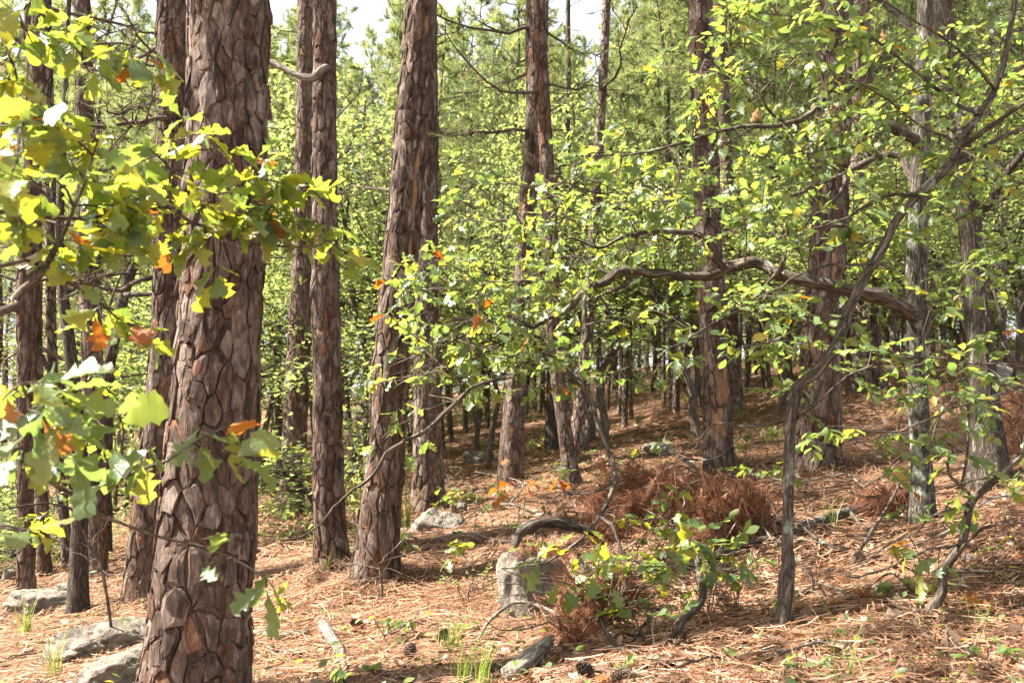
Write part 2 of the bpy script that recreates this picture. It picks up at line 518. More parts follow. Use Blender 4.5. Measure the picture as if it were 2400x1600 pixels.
OAK = [leaf_shape(rounded(OAK_HALF[k % 4]), 30 + k, fold=[0.1, 0.25, 0.35, -0.1, 0.18, 0.3][k], droop=[0.2, 0.45, 0.1, 0.35, -0.15, 0.6][k], twist=[0.1, -0.3, 0.3, 0.05, -0.2, 0.35][k], asym=0.12) for k in range(6)]
OVAL = [leaf_shape([0.01, 0.2, 0.27, 0.19, 0.01], 60 + k, fold=[0.2, 0.35, 0.05][k], droop=[0.15, 0.3, -0.1][k], twist=0.1, asym=0.08, petiole=0.06) for k in range(3)]
LOWOAK = [leaf_shape([0.03, 0.22, 0.12, 0.40, 0.16, 0.05][:6], 80 + k, fold=[0.2, 0.3, 0.05][k], droop=[0.2, 0.5, 0.0][k], petiole=0.05) for k in range(3)]

def leaf_frames(pos, d, nor, size):
    d = unit(d)
    x = unit(np.cross(d, nor))
    z = np.cross(x, d)
    return np.stack([x, d, z], -1) * np.asarray(size)[:, None, None]
def stamp(mb, tmpl, pos, mats, rnd, vary=None):
    V, fs, uv = tmpl
    k, m = len(pos), len(V)
    if not k: return
    P = np.einsum('kij,mj->kmi', mats, V) + np.asarray(pos)[:, None]
    off = (np.arange(k) * m)[:, None, None]
    mb.add(P.reshape(-1, 3), [(f[None] + off).reshape(-1, f.shape[1]) for f in fs], np.repeat(rnd, m) if vary is None else (np.repeat(rnd, m) + np.repeat(vary, 3)) % 1.0, np.tile(uv, (k, 1)))

LEAF_MESH = {}
def leaf_mesh(style, k, mat):
    key = (style, k, mat)
    if key not in LEAF_MESH:
        V, fs, uv = {'oak': OAK, 'oval': OVAL}[style][k]
        LEAF_MESH[key] = MB().add(V, fs, 0.0, uv).mesh('leaf', M[mat])
    return LEAF_MESH[key]

def place_leaves(rt, pos, mats, style, mat, n_single, far_style=None, brown=0.0, seed=0, brown_mat='brown_leaf', boughs=None):
    """the leaves that show largest as parts of their own, the rest as one part"""
    r = np.random.default_rng(seed)
    pos = np.asarray(pos); mats = np.asarray(mats)
    size = np.linalg.norm(mats[:, :, 1], axis=1)
    x, y, fw = project(pos)
    inside = (x > -60) & (x < 2460) & (y > -60) & (y < 1660)
    order = np.argsort(-(size / fw) * np.where(inside, 1, 0.01) * r.uniform(0.7, 1.3, len(pos)))
    is_brown = r.uniform(0, 1, len(pos)) < brown
    nt = len({'oak': OAK, 'oval': OVAL}[style])
    var = r.integers(0, nt, len(pos))
    for i in order[:n_single]:
        o = new('leaf', leaf_mesh(style, int(var[i]), brown_mat if is_brown[i] else mat), rt)
        if boughs:
            k = int(np.argmin([np.min(np.sum((q - pos[i]) ** 2, 1)) for q, _ in boughs]))
            o.parent = boughs[k][1]
            o.matrix_parent_inverse = Matrix.Identity(4)
        A = mats[i]
        o.matrix_basis = Matrix(((A[0, 0], A[0, 1], A[0, 2], pos[i, 0]), (A[1, 0], A[1, 1], A[1, 2], pos[i, 1]), (A[2, 0], A[2, 1], A[2, 2], pos[i, 2]), (0, 0, 0, 1)))
        if is_brown[i]: o['label'] = 'orange brown withered leaf'
    rest = order[n_single:]
    if len(rest):
        mb = MB()
        tm = {'oak': OAK, 'oval': OVAL}[style]
        for k in range(nt):
            s = rest[var[rest] == k]
            stamp(mb, tm[k], pos[s], mats[s], r.uniform(0, 1, len(s)))
        o = new('foliage', mb.mesh('foliage', M[mat]), rt)
        o['kind'] = 'stuff'

# ------------------------------------------------------------------ the forest floor
def ground():
    a = np.concatenate([-np.geomspace(120, 12.5, 30), np.arange(-12, 12.01, 0.11), np.geomspace(12.5, 120, 30)])
    b = np.concatenate([-np.geomspace(40, 2.2, 12), np.arange(-2, 16, 0.11), np.geomspace(16.2, 160, 44)])
    X, Y = np.meshgrid(a, b)
    Z = gz(X, Y)
    n, m = X.shape
    i = (np.arange(n - 1)[:, None] * m + np.arange(m - 1)[None])
    q = np.stack([i, i + 1, i + m + 1, i + m], -1).reshape(-1, 4)
    o = new('forest_ground', MB().add(np.stack([X, Y, Z], -1), q).mesh('forest_ground', M['ground']))
    tag(o, 'needle covered forest floor sloping up between the pines', 'ground', kind='structure')
ground()

def litter():
    n = 230000
    r = np.random.default_rng(5)
    d = 2.2 * (22 / 2.2) ** r.uniform(0, 1, n)
    an = r.uniform(-0.72, 0.72, n)
    x, y = d * np.sin(an), d * np.cos(an)
    clump = fbm(np.stack([x * 1.1, y * 1.1, x * 0], -1), 3)
    keep = r.uniform(0, 1, n) < np.clip(0.75 + clump * 1.2, 0.25, 1)
    x, y, d = x[keep], y[keep], d[keep]
    n = len(x)
    L = r.uniform(0.05, 0.12, n) * (1 + d * 0.03)
    W = 0.0011 * np.maximum(1, d / 3.2)
    yaw = r.uniform(0, 2 * math.pi, n)
    c, s = np.cos(yaw), np.sin(yaw)
    lift = r.uniform(0.002, 0.032, n)
    bend = r.uniform(-0.25, 0.25, n) * L
    V = np.zeros((n, 6, 3))
    for k, t in enumerate((-0.5, 0.0, 0.5)):
        off = bend * (0.25 - t * t) * 4 * 0.25
        px, py = x + c * L * t - s * off, y + s * L * t + c * off
        g = gz(px, py) + lift + (0.012 * r.uniform(0, 1, n) if k != 1 else 0.004)
        w = W if k < 2 else W * 0.5
        V[:, 2 * k] = np.stack([px - s * w, py + c * w, g], -1)
        V[:, 2 * k + 1] = np.stack([px + s * w, py - c * w, g + 0.0015], -1)
    off = np.arange(n)[:, None, None] * 6
    q = (np.array([[0, 1, 3, 2], [2, 3, 5, 4]])[None] + off).reshape(-1, 4)
    tone = np.clip(r.uniform(0, 1, n) * 0.75 + 0.12 + 0.35 * fbm(np.stack([x * 0.8 + 9, y * 0.8, x * 0], -1), 3), 0, 0.999)
    o = new('pine_needle_litter', MB().add(V, q, np.repeat(tone, 6)).mesh('pine_needle_litter', M['litter'], False))
    tag(o, 'layer of fallen rust brown pine needles over the forest floor', 'needle litter', kind='stuff')
litter()

# ------------------------------------------------------------------ pines with bark plates
def voronoi_tile(nc, nr, seed):
    """polygons of a jittered brick-like Voronoi pattern, periodic in both directions, in (column, row) units"""
    r = np.random.default_rng(seed)
    S = np.zeros((nr, nc, 2))
    off = r.uniform(-0.5, 0.5, nc)                   # each ridge of plates breaks at its own heights
    for j in range(nr):
        for i in range(nc):
            S[j, i] = (i + r.uniform(-0.24, 0.24), j + off[i] + r.uniform(-0.36, 0.36))
    drop = r.uniform(0, 1, (nr, nc)) < 0.22
    cells = []
    for j in range(nr):
        for i in range(nc):
            if drop[j, i]: continue
            c = S[j, i]
            poly = [np.array(p) for p in ((c[0] - 1.4, c[1] - 1.4), (c[0] + 1.4, c[1] - 1.4), (c[0] + 1.4, c[1] + 1.4), (c[0] - 1.4, c[1] + 1.4))]
            for dj in (-2, -1, 0, 1, 2):
                for di in (-2, -1, 0, 1, 2):
                    if not (di or dj): continue
                    jj, ii = j + dj, i + di
                    if drop[jj % nr, ii % nc]: continue
                    q = S[jj % nr, ii % nc] + np.array([(ii // nc) * nc, (jj // nr) * nr])
                    m, d = (q + c) / 2, q - c
                    outp = []
                    for k in range(len(poly)):
                        p, p2 = poly[k], poly[(k + 1) % len(poly)]
                        a, b = (p - m).dot(d), (p2 - m).dot(d)
                        if a <= 0: outp.append(p)
                        if (a < 0 < b) or (b < 0 < a): outp.append(p + (p2 - p) * (a / (a - b)))
                    poly = outp
                    if len(poly) < 3: break
                if len(poly) < 3: break
            if len(poly) >= 3: cells.append((c, np.array(poly)))
    return cells

class Trunk:
    """an upright trunk: control rows (pixel x, pixel y, width in pixels), first row at the ground"""
    def __init__(self, rows, height, flare=0.1, depth=None, drift=0.0):
        b = onground(rows[0][0], min(rows[0][1], 1660)) if depth is None else None
        if depth is not None:
            b = at(rows[0][0], rows[0][1], depth)
            b[2] = gz(b[0], b[1])
        self.base = b
        pts = []
        for px, py, w in rows:
            p = at(px, py, b[1] + drift * (rows[0][1] - py) / 1000)
            pts.append([*p, w / 2 / F * p[1] * 1.0])
        pts = np.array(pts)
        pts[0, :3] = b
        top = pts[-1].copy()
        slope = (pts[-1, :2] - pts[-2, :2]) / max(pts[-1, 2] - pts[-2, 2], 0.2)
        if top[2] < b[2] + height:
            dz = b[2] + height - top[2]
            k1 = np.array([*(top[:2] + slope * dz * 0.4), top[2] + dz * 0.5, top[3] * 0.72])
            k2 = np.array([*(top[:2] + slope * dz * 0.5), top[2] + dz, 0.025])
            pts = np.vstack([pts, k1, k2])
        self.ztop_vis = top[2]
        low = pts[0].copy(); low[2] -= 0.2
        low[:2] -= (pts[1, :2] - pts[0, :2]) / max(pts[1, 2] - pts[0, 2], 0.2) * 0.2
        P = smooth_path(np.vstack([low, pts]), 0.1)
        self.C, self.R = P[:, :3], np.maximum(P[:, 3], 0.012)
        hz = np.clip((self.C[:, 2] - b[2]) / 0.35, 0, 1)
        self.R = self.R * (1 + flare * (1 - hz) ** 2)
        self.z = np.maximum.accumulate(self.C[:, 2] + np.arange(len(self.C)) * 1e-6)
    def centre(self, z):
        return np.stack([np.interp(z, self.z, self.C[:, 0]), np.interp(z, self.z, self.C[:, 1]), z], -1)
    def radius(self, z): return np.interp(z, self.z, self.R)
    def point(self, th, z, h):
        c = self.centre(z)
        r = self.radius(z) + h
        return c + np.stack([np.cos(th) * r, np.sin(th) * r, np.zeros_like(r)], -1)
    def mesh(self, mat, seg=20, rough=0.06, keep=1):
        sel = np.unique(np.concatenate([np.arange(0, len(self.C), keep), [len(self.C) - 1]]))
        th = np.arange(seg) * 2 * math.pi / seg
        C, R = self.C[sel], self.R[sel]
        vec = np.stack([np.cos(th)[None] * R[:, None], np.sin(th)[None] * R[:, None], np.repeat(C[:, 2:3], seg, 1)], -1)
        RR = R[:, None] * (1 + rough * fbm(vec * np.array([9, 9, 2.2]) + self.base.sum(), 3))
        V = C[:, None] + np.stack([np.cos(th)[None] * RR, np.sin(th)[None] * RR, 0 * RR], -1)
        n = len(sel)
        i = np.arange(n - 1)[:, None] * seg
        j = np.arange(seg)[None]
        k = (j + 1) % seg
        q = np.stack([i + j, i + k, i + seg + k, i + seg + j], -1).reshape(-1, 4)
        return MB().add(V, q, 0.0, vec).mesh('trunk', mat)
    def facing(self, z):
        c = self.centre(z)
        return np.arctan2(-c[..., 1], -c[..., 0])
    def z_of(self, py):
        zz = np.linspace(self.base[2] - 0.2, self.z[-1], 800)
        _, yy, _ = project(self.centre(zz))
        return float(np.interp(-py, -yy, zz))

def plates(tr, rt, n_single, du, dv, thick, seed, scars=(), zmax=None, n_tone=0.0):
    thick = thick * 0.8
    dv = dv * 1.2
    tr.R = np.maximum(tr.R - thick * 0.8, tr.R * 0.8)
    """the pine's bark: raised plates; the n_single that show largest are parts of their own"""
    r = np.random.default_rng(seed)
    zmax = tr.ztop_vis + 0.15 if zmax is None else zmax
    z0 = tr.base[2] - 0.08
    Rm = float(np.mean(tr.radius(np.linspace(z0, zmax, 20))))
    nc = max(7, int(round(2 * math.pi * Rm / du)))
    nrow_tile = 14
    cells = voronoi_tile(nc, nrow_tile, seed)
    nrows = int((zmax - z0) / dv)
    K = 12
    items = []
    for rep in range(nrows // nrow_tile + 1):
        for c, poly in cells:
            row = c[1] + rep * nrow_tile
            if row > nrows or row < -0.5: continue
            ctr = poly.mean(0)
            pts = [q for q in poly - ctr]
            while len(pts) < K:                     # split the longest edge, a little off the straight line
                ln = [np.linalg.norm(pts[(k + 1) % len(pts)] - pts[k]) for k in range(len(pts))]
                k = int(np.argmax(ln))
                e = pts[(k + 1) % len(pts)] - pts[k]
                pts.insert(k + 1, pts[k] + e * r.uniform(0.35, 0.65) + np.array([-e[1], e[0]]) * r.uniform(-0.10, 0.10))
            while len(pts) > K:
                ln = [np.linalg.norm(pts[(k + 1) % len(pts)] - pts[k]) for k in range(len(pts))]
                pts.pop(int(np.argmin(ln)))
            items.append((ctr + np.array([0, rep * nrow_tile]), np.array(pts)))
    ctr = np.array([i[0] for i in items]); out = np.array([i[1] for i in items])     # n,2 / n,K,2
    n = len(ctr)
    out = out * (1 + r.uniform(-0.2, 0.06, (n, K, 1))) * np.array([0.99, 1.05]) * r.uniform(0.94, 1.1, (n, 1, 1))
    ridge = vn(np.stack([ctr[:, 0] * 0.9 + seed * 3.1, ctr[:, 1] * 0.22, 0 * ctr[:, 0] + 2], -1))
    H = thick * (r.uniform(0.45, 1.25, n) + 0.6 * ridge)
    H = np.maximum(H, thick * 0.18)
    tu, tv = r.uniform(-0.45, 0.45, n), r.uniform(-0.5, 0.5, n)
    loose = r.uniform(0, 1, n) < 0.14
    tv = np.where(loose, -1.5, tv)
    rings = []
    for sc, hh, jit in ((1.0, -0.4, 0), (0.955, 0.86, 0.10), (0.72, 1.0, 0.16)):
        q = out * sc
        if hh > 0.9: q = q * (1 + 0.12 * r.uniform(-1, 1, (n, K, 1)))
        h = H[:, None] * (hh + (0 if hh < 0 else 1) * (tu[:, None] * q[..., 0] + tv[:, None] * q[..., 1] * 0.8) + jit * r.uniform(-1, 1, (n, K)))
        rings.append((ctr[:, None] + q, h))
    U = np.concatenate([x[0] for x in rings] + [ctr[:, None]], 1)
    Hh = np.concatenate([x[1] for x in rings] + [(H * (1.0 + 0.15 * r.uniform(-1, 1, n)))[:, None]], 1)
    warp = 0.33 * vn(np.stack([U[..., 0] * 0.35 + seed, U[..., 1] * 0.5, 0 * U[..., 0]], -1))
    wv = 0.5 * vn(np.stack([U[..., 0] * 0.6 + seed, U[..., 1] * 0.33, 4 + 0 * U[..., 0]], -1))
    Z = z0 + (U[..., 1] + wv) * dv
    TH = (U[..., 0] + warp * np.clip(np.minimum(U[..., 0], nc - U[..., 0]), 0, 1)) / nc * 2 * math.pi + 1.1
    P = tr.point(TH, Z, Hh)                       # n, 3K+1, 3
    a = np.arange(K); b = (a + 1) % K
    quads = np.concatenate([np.stack([a, b, K + b, K + a], -1), np.stack([K + a, K + b, 2 * K + b, 2 * K + a], -1)])
    tri = np.stack([2 * K + a, 2 * K + b, np.full(K, 3 * K)], -1)
    ctr3 = P[:, -1]
    # a thinner flake lying on each plate
    nf = 8
    fi = np.linspace(0, K, nf, endpoint=False).astype(int)
    fo = out[:, fi] * r.uniform(0.35, 0.78, (n, 1, 1)) * (1 + r.uniform(-0.18, 0.18, (n, nf, 1)))
    fc = ctr + out[np.arange(n), r.integers(0, K, n)] * 0.25
    fh = H[:, None] * 1.0 + r.uniform(0.002, 0.3 * thick, n)[:, None] + H[:, None] * (tu[:, None] * fo[..., 0] + 0.8 * tv[:, None] * fo[..., 1])
    FU = np.concatenate([fc[:, None] + fo * 1.03, fc[:, None] + fo, fc[:, None]], 1)
    FH = np.concatenate([fh - 0.45 * thick, fh, fh.mean(1, keepdims=True) + 0.001], 1)
    fw1 = 0.33 * vn(np.stack([FU[..., 0] * 0.35 + seed, FU[..., 1] * 0.5, 0 * FU[..., 0]], -1))
    fw2 = 0.5 * vn(np.stack([FU[..., 0] * 0.6 + seed, FU[..., 1] * 0.33, 4 + 0 * FU[..., 0]], -1))
    FP_ = tr.point((FU[..., 0] + fw1 * np.clip(np.minimum(FU[..., 0], nc - FU[..., 0]), 0, 1)) / nc * 2 * math.pi + 1.1, z0 + (FU[..., 1] + fw2) * dv, FH)
    m0 = P.shape[1]
    a2 = np.arange(nf); b2 = (a2 + 1) % nf
    quads = np.concatenate([quads, m0 + np.stack([a2, b2, nf + b2, nf + a2], -1)])
    tri = np.concatenate([tri, m0 + np.stack([nf + a2, nf + b2, np.full(nf, 2 * nf)], -1)])
    P = np.concatenate([P, FP_], 1)
    cz = ctr3[:, 2]
    th_c = TH[:, -1]
    ok = cz < zmax + 0.1
    for f0, f1, za, zb in scars:
        dth = (th_c - tr.facing(cz) + math.pi) % (2 * math.pi) - math.pi
        fr = np.sin(dth) * np.where(np.abs(dth) < math.pi / 2, 1, 9)     # -1 at the left edge as seen, +1 at the right
        ok &= ~((fr > f0 + 0.02) & (fr < f1 - 0.02) & (cz > za + 0.02) & (cz < zb - 0.02) & (r.uniform(0, 1, n) > 0.25))
    nor = np.stack([np.cos(th_c), np.sin(th_c), 0 * th_c], -1)
    view = unit(CAM - ctr3)
    px, py, fw = project(ctr3)
    score = np.where(ok & (px > -20) & (px < 2420) & (py > -30) & (py < 1640), np.sum(nor * view, -1), -1) / fw
    order = np.argsort(-score)
    tone = np.clip(0.5 + 0.62 * (r.uniform(0, 1, n) - 0.5) + 0.5 * vn(np.stack([ctr[:, 0] * 0.5 + 3, ctr[:, 1] * 0.3 + seed, 0 * ctr[:, 0]], -1)) + r.uniform(-0.12, 0.12), 0, 1)
    tone = np.where(r.uniform(0, 1, n) < r.uniform(0.05, 0.16), r.uniform(0.93, 1, n), tone * 0.9)
    ft = np.clip(tone + r.uniform(-0.3, 0.35, n), 0, 0.89)
    tone2 = np.concatenate([np.repeat(tone[:, None], m0, 1), np.repeat(ft[:, None], 2 * nf + 1, 1)], 1)
    single = [i for i in order[:n_single] if score[i] > 0]
    for i in single:
        me = MB().add(P[i], [quads, tri], tone2[i]).mesh('bark_plate', M['plate'], False)
        new('bark_plate', me, rt)
    rest = np.setdiff1d(np.nonzero(ok)[0], single)
    if len(rest):
        m = P.shape[1]
        off = (np.arange(len(rest)) * m)[:, None, None]
        mb = MB().add(P[rest].reshape(-1, 3), [(quads[None] + off).reshape(-1, 4), (tri[None] + off).reshape(-1, 3)], tone2[rest].ravel())
        o = new('bark', mb.mesh('bark', M['plate'], False), rt)
        o['kind'] = 'stuff'

def scar_patch(tr, rt, f0, f1, za, zb, label):
    nu, nv = 10, max(6, int((zb - za) / 0.03))
    z = np.linspace(za, zb, nv)[:, None] + np.zeros((1, nu))
    f = np.linspace(f0, f1, nu)[None] + 0 * z
    taper = np.clip(np.minimum(z - za, zb - z) / (0.18 * (zb - za)), 0.3, 1)
    mid = (f0 + f1) / 2
    f = mid + (f - mid) * taper + 0.05 * vn(np.stack([z * 9, f * 3, z * 0], -1))
    th = tr.facing(z) + np.arcsin(np.clip(f, -0.999, 0.999))
    edge = np.abs((f - mid) / (f1 - f0) * 2)
    h = 0.003 - 0.02 * np.clip(edge - 0.85, 0, 1) + 0.008 * vn(np.stack([f * 14, z * 3, z * 0 + 2], -1))
    h[0] = h[-1] = -0.012
    V = tr.point(th, z, h)
    i = np.arange(nv - 1)[:, None] * nu + np.arange(nu - 1)[None]
    q = np.stack([i, i + 1, i + nu + 1, i + nu], -1).reshape(-1, 4)
    o = new('bark_scar', MB().add(V, q).mesh('bark_scar', M['scar']), rt)
    o['label'] = label

def tuft_shape(n, length, width, spread, seed, droop=0.0, along=0.6):
    """a spray of needles round a twig tip that points along +y"""
    r = np.random.default_rng(seed)
    V, f = [], []
    for i in range(n):
        a = r.uniform(0, 2 * math.pi)
        t = abs(r.normal(0, spread))
        d = np.array([math.sin(t) * math.cos(a), math.cos(t), math.sin(t) * math.sin(a)])
        L = length * r.uniform(0.7, 1.15)
        o = np.array([0, -along * length * r.uniform(0, 1), 0])
        s = unit(np.cross(d, r.normal(size=3))) * width
        tip = o + d * L + np.array([0, 0, -droop * L])
        k = len(V)
        V += [o - s * 0.5, o + s * 0.5, tip]
        f.append([k, k + 1, k + 2])
    V = np.array(V)
    return V, [np.array(f)], V
TUFT = [tuft_shape(26, 0.10, 0.0032, 0.65, k) for k in range(3)]
TUFT_FAR = [tuft_shape(20, 0.15, 0.009, 0.75, 10 + k) for k in range(3)]
TUFT_BIG = [tuft_shape(16, 0.24, 0.03, 0.9, 20 + k) for k in range(3)]
TUFT_DEAD = [tuft_shape(60, 0.19, 0.0026, 0.5, 30 + k, 0.55, 0.9) for k in range(3)]

def wiggly(a, b, n, amp, r, sag=0.0):
    t = np.linspace(0, 1, n)[:, None]
    p = np.asarray(a) * (1 - t) + np.asarray(b) * t
    L = np.linalg.norm(np.asarray(b) - np.asarray(a))
    w = np.cumsum(r.normal(0, 1, (n, 3)), 0)
    w = w - w[0] - (w[-1] - w[0]) * t
    p = p + w * amp * L / max(n ** 0.5, 1)
    p[:, 2] -= sag * L * (4 * t * (1 - t))[:, 0]
    return p

def pine_limb(start, d, L, r0, r, n_sub=7, sub=0.35, live=0.7, sag=0.0):
    """a pine branch: list of twig paths (path, radius) and tuft placements"""
    start = np.asarray(start, float)
    end = start + unit(d) * L
    main = wiggly(start, end, 9, 0.07, r, sag)
    paths = [(main, np.linspace(r0, r0 * 0.3, 9))]
    tips, dirs = [], []
    for k in range(n_sub):
        t = r.uniform(0.25, 1.0)
        i = min(int(t * 8), 7)
        p = main[i] + (main[i + 1] - main[i]) * (t * 8 - i if t < 1 else 0)
        dd = unit(unit(d) * 0.6 + r.normal(0, 0.75, 3) + np.array([0, 0, 0.15]))
        l = L * sub * r.uniform(0.5, 1.2)
        sp = wiggly(p, p + dd * l, 5, 0.12, r)
        paths.append((sp, np.linspace(r0 * 0.35, r0 * 0.14, 5)))
        for q in range(2):
            j = r.integers(1, 4)
            d3 = unit(dd * 0.7 + r.normal(0, 0.7, 3))
            l3 = l * r.uniform(0.3, 0.6)
            s3 = wiggly(sp[j], sp[j] + d3 * l3, 4, 0.12, r)
            paths.append((s3, np.linspace(r0 * 0.2, r0 * 0.1, 4)))
            if r.uniform() < live: tips.append(s3[-1]); dirs.append(s3[-1] - s3[-2] + np.array([0, 0, 0.3 * l3 / 3]))
        if r.uniform() < live: tips.append(sp[-1]); dirs.append(sp[-1] - sp[-2] + np.array([0, 0, 0.3 * l / 4]))
    return paths, tips, dirs

def put_tufts(mb, tips, dirs, tmpl, r, scale=(0.8, 1.25)):
    if not len(tips): return
    tips = np.asarray(tips); dirs = unit(np.asarray(dirs) + 1e-6)
    var = r.integers(0, len(tmpl), len(tips))
    nor = r.normal(size=(len(tips), 3))
    if tmpl is TUFT_DEAD: nor = nor * 0.1 + np.array([0, 0, 1.0])
    mats = leaf_frames(tips, dirs, nor, r.uniform(*scale, len(tips)))
    for k in range(len(tmpl)):
        s = var == k
        vary = r.uniform(0, 0.6, s.sum() * len(tmpl[k][0]) // 3) if tmpl is TUFT_DEAD else None
        stamp(mb, tmpl[k], tips[s], mats[s], r.uniform(0, 1, s.sum()), vary)

CROWN = {}
def crown_mesh(k):
    """a pine's high crown, built round (0,0,0) = the foot of the crown, about 6 m tall"""
    if k not in CROWN:
        r = np.random.default_rng(400 + k)
        mb, wood = MB(), MB()
        for i in range(18):
            z = 6.2 * (i / 17) ** 0.9
            L = (2.3 - 1.7 * (z / 6.2) ** 1.6) * r.uniform(0.6, 1.15)
            a = r.uniform(0, 2 * math.pi)
            p, tips, dirs = pine_limb((0, 0, z), (math.cos(a), math.sin(a), r.uniform(-0.1, 0.5)), L, 0.025, r, 8, 0.4, 0.95)
            for path, rad in p[:9]: wood.tube(path, rad, 4)
            put_tufts(mb, tips, dirs, TUFT_BIG, r)
        CROWN[k] = (mb.mesh('crown', M['needles'], False), wood.mesh('crown_limbs', M['pine_bark']))
    return CROWN[k]

def pine(rows, height, label, seed, n_single=0, du=0.055, dv=0.10, thick=0.011, scars=(), crown=None, limbs=(), depth=None, group=None, drift=0.0, n_dead=0, seg=20):
    tr = Trunk(rows, height, depth=depth, drift=drift)
    rt = root('pine_tree', tr.base, label, 'pine tree', group)
    r = np.random.default_rng(seed)
    has_plates = dv is not None
    sc = [(f0, f1, tr.z_of(yb), tr.z_of(yt)) for f0, f1, yt, yb, _ in scars]
    if has_plates: plates(tr, rt, n_single, du, dv, thick, seed, sc)
    tk = new('trunk', tr.mesh(M['furrow'] if has_plates else M['pine_bark'], seg), rt)
    for (f0, f1, za, zb), s in zip(sc, scars): scar_patch(tr, rt, f0, f1, za, zb, s[4])
    for o in list(rt.children):
        if o is not tk:
            o.parent = tk
            o.matrix_parent_inverse = Matrix.Identity(4)
    if crown is not None:
        zc = tr.base[2] + height * 0.58
        c0 = tr.centre(np.array(zc))
        for nm, me in zip(('crown', 'crown_limbs'), crown_mesh(crown)):
            o = new(nm, me, rt)
            s = height * 0.42 / 6.2
            o.matrix_basis = Matrix.Translation(Vector(c0.tolist())) @ Matrix.Rotation(r.uniform(0, 6.28), 4, 'Z') @ Matrix.Diagonal((s, s, s, 1))
            if nm == 'crown_limbs': o['kind'] = 'stuff'
    tips, dirs = [], []
    # limbs given in pixels: start (px, py), end (px, py), depth change, radius, live share
    jobs = []
    for (x0, y0, x1, y1, dy, rad, live, nsub) in limbs:
        a = at(x0, y0, tr.base[1])
        b = at(x1, y1, tr.base[1] + dy)
        jobs.append((a, b - a, rad, live, nsub))
    for k in range(n_dead):
        z = r.uniform(tr.base[2] + 1.6, tr.ztop_vis + 0.5)
        a = r.uniform(0, 2 * math.pi)
        L = r.uniform(0.4, 1.5)
        c = tr.centre(np.array(z))
        jobs.append((c, np.array([math.cos(a), math.sin(a), r.uniform(-0.25, 0.35)]) * L, 0.011 * L + 0.003, r.uniform(0, 0.5), int(4 + 4 * L)))
    for a, d, rad, live, nsub in jobs:
        p, tp, dr = pine_limb(a, d, np.linalg.norm(d), rad, r, nsub, 0.32, live, 0.05)
        mb = MB()
        for i, (path, rd) in enumerate(p): mb.tube(path, rd, 6 if i == 0 else 4, 0.0, 0.15 if i == 0 else 0)
        new('branch', mb.mesh('branch', M['twig']), rt)
        tips += tp; dirs += dr
    if tips:
        mb = MB()
        put_tufts(mb, tips, dirs, TUFT, r)
        o = new('needles', mb.mesh('needles', M['needles'], False), rt)
        o['kind'] = 'stuff'
    return tr, rt

T = {}
T['A'] = pine([(455, 1668, 240), (464, 1500, 234), (480, 1300, 222), (495, 1070, 207), (512, 800, 194), (527, 540, 186), (533, 250, 187), (536, 0, 189), (540, -300, 182)], 17,
     'massive pine trunk with thick plated bark, oak leaves hanging across it', 1, 300, 0.05, 0.088, 0.016, crown=0, seg=36)
T['A2'] = pine([(340, 1405, 98), (352, 1250, 90), (372, 1060, 84), (392, 800, 78), (399, 540, 72), (402, 0, 68)], 16,
     'mid-sized pine partly hidden behind the massive plated pine', 2, 70, 0.042, 0.095, 0.011, crown=1,
     limbs=[(430, 275, 150, 292, -0.6, 0.022, 0.25, 22), (430, 210, 250, 262, -0.8, 0.016, 0.6, 16), (385, 140, 300, 40, -0.3, 0.014, 0.0, 8), (370, 110, 150, 170, 0.5, 0.018, 0.4, 14), (365, 650, 150, 655, -0.7, 0.018, 0.0, 22), (360, 600, 200, 560, -0.5, 0.012, 0.0, 14)])
T['B1'] = pine([(680, 1212, 60), (692, 1000, 56), (705, 700, 50), (714, 400, 48), (722, 0, 46)], 16,
     'reddish pine trunk just behind the slim pine with the curved dead limb', 3, 0, 0.043, 0.095, 0.010, crown=2, n_dead=3)
T['B2'] = pine([(778, 1362, 80), (772, 1200, 72), (768, 1000, 68), (764, 700, 64), (761, 400, 58), (761, 0, 55)], 15,
     'slim straight pine with a curved dead limb reaching towards the massive pine', 4, 120, 0.04, 0.09, 0.010, crown=3, depth=6.5)
T['C'] = pine([(878, 1358, 108), (892, 1200, 96), (905, 1070, 88), (922, 800, 83), (945, 540, 80), (968, 250, 77), (988, 0, 75)], 17,
     'leaning pine with rugged bark and orange resin streaks', 5, 230, 0.042, 0.098, 0.012,
     scars=[(0.42, 0.74, 330, 640, 'orange resin streak in the bark'), (0.05, 0.3, 1165, 1195, 'small orange bark wound'), (0.3, 0.6, -60, 100, 'orange streak high on the trunk')], crown=1, n_dead=1)
T['D'] = pine([(1003, 1192, 78), (1003, 1070, 70), (1000, 800, 58), (1004, 540, 47), (1003, 0, 44)], 16,
     'dark pine trunk standing close behind the leaning pine', 6, 40, 0.042, 0.095, 0.011, crown=2, n_dead=3,
     limbs=[(1010, 300, 1110, 300, -0.3, 0.01, 0.4, 10)])
T['E'] = pine([(1196, 1134, 60), (1199, 1060, 56), (1216, 800, 44), (1234, 540, 43), (1255, 250, 45), (1259, 0, 54)], 14,
     'pine with shaggy tufts on its trunk beyond the boulder', 7, 40, 0.043, 0.095, 0.010, crown=3, n_dead=8,
     limbs=[(1250, 303, 1030, 313, -0.4, 0.02, 0.5, 26), (1262, 205, 1470, 212, 0.3, 0.014, 0.7, 20), (1250, 130, 1120, 190, 0.2, 0.012, 0.8, 16), (1250, 160, 1060, 220, 0.5, 0.014, 0.8, 18), (1265, 60, 1400, 130, 0.4, 0.014, 0.8, 18)])
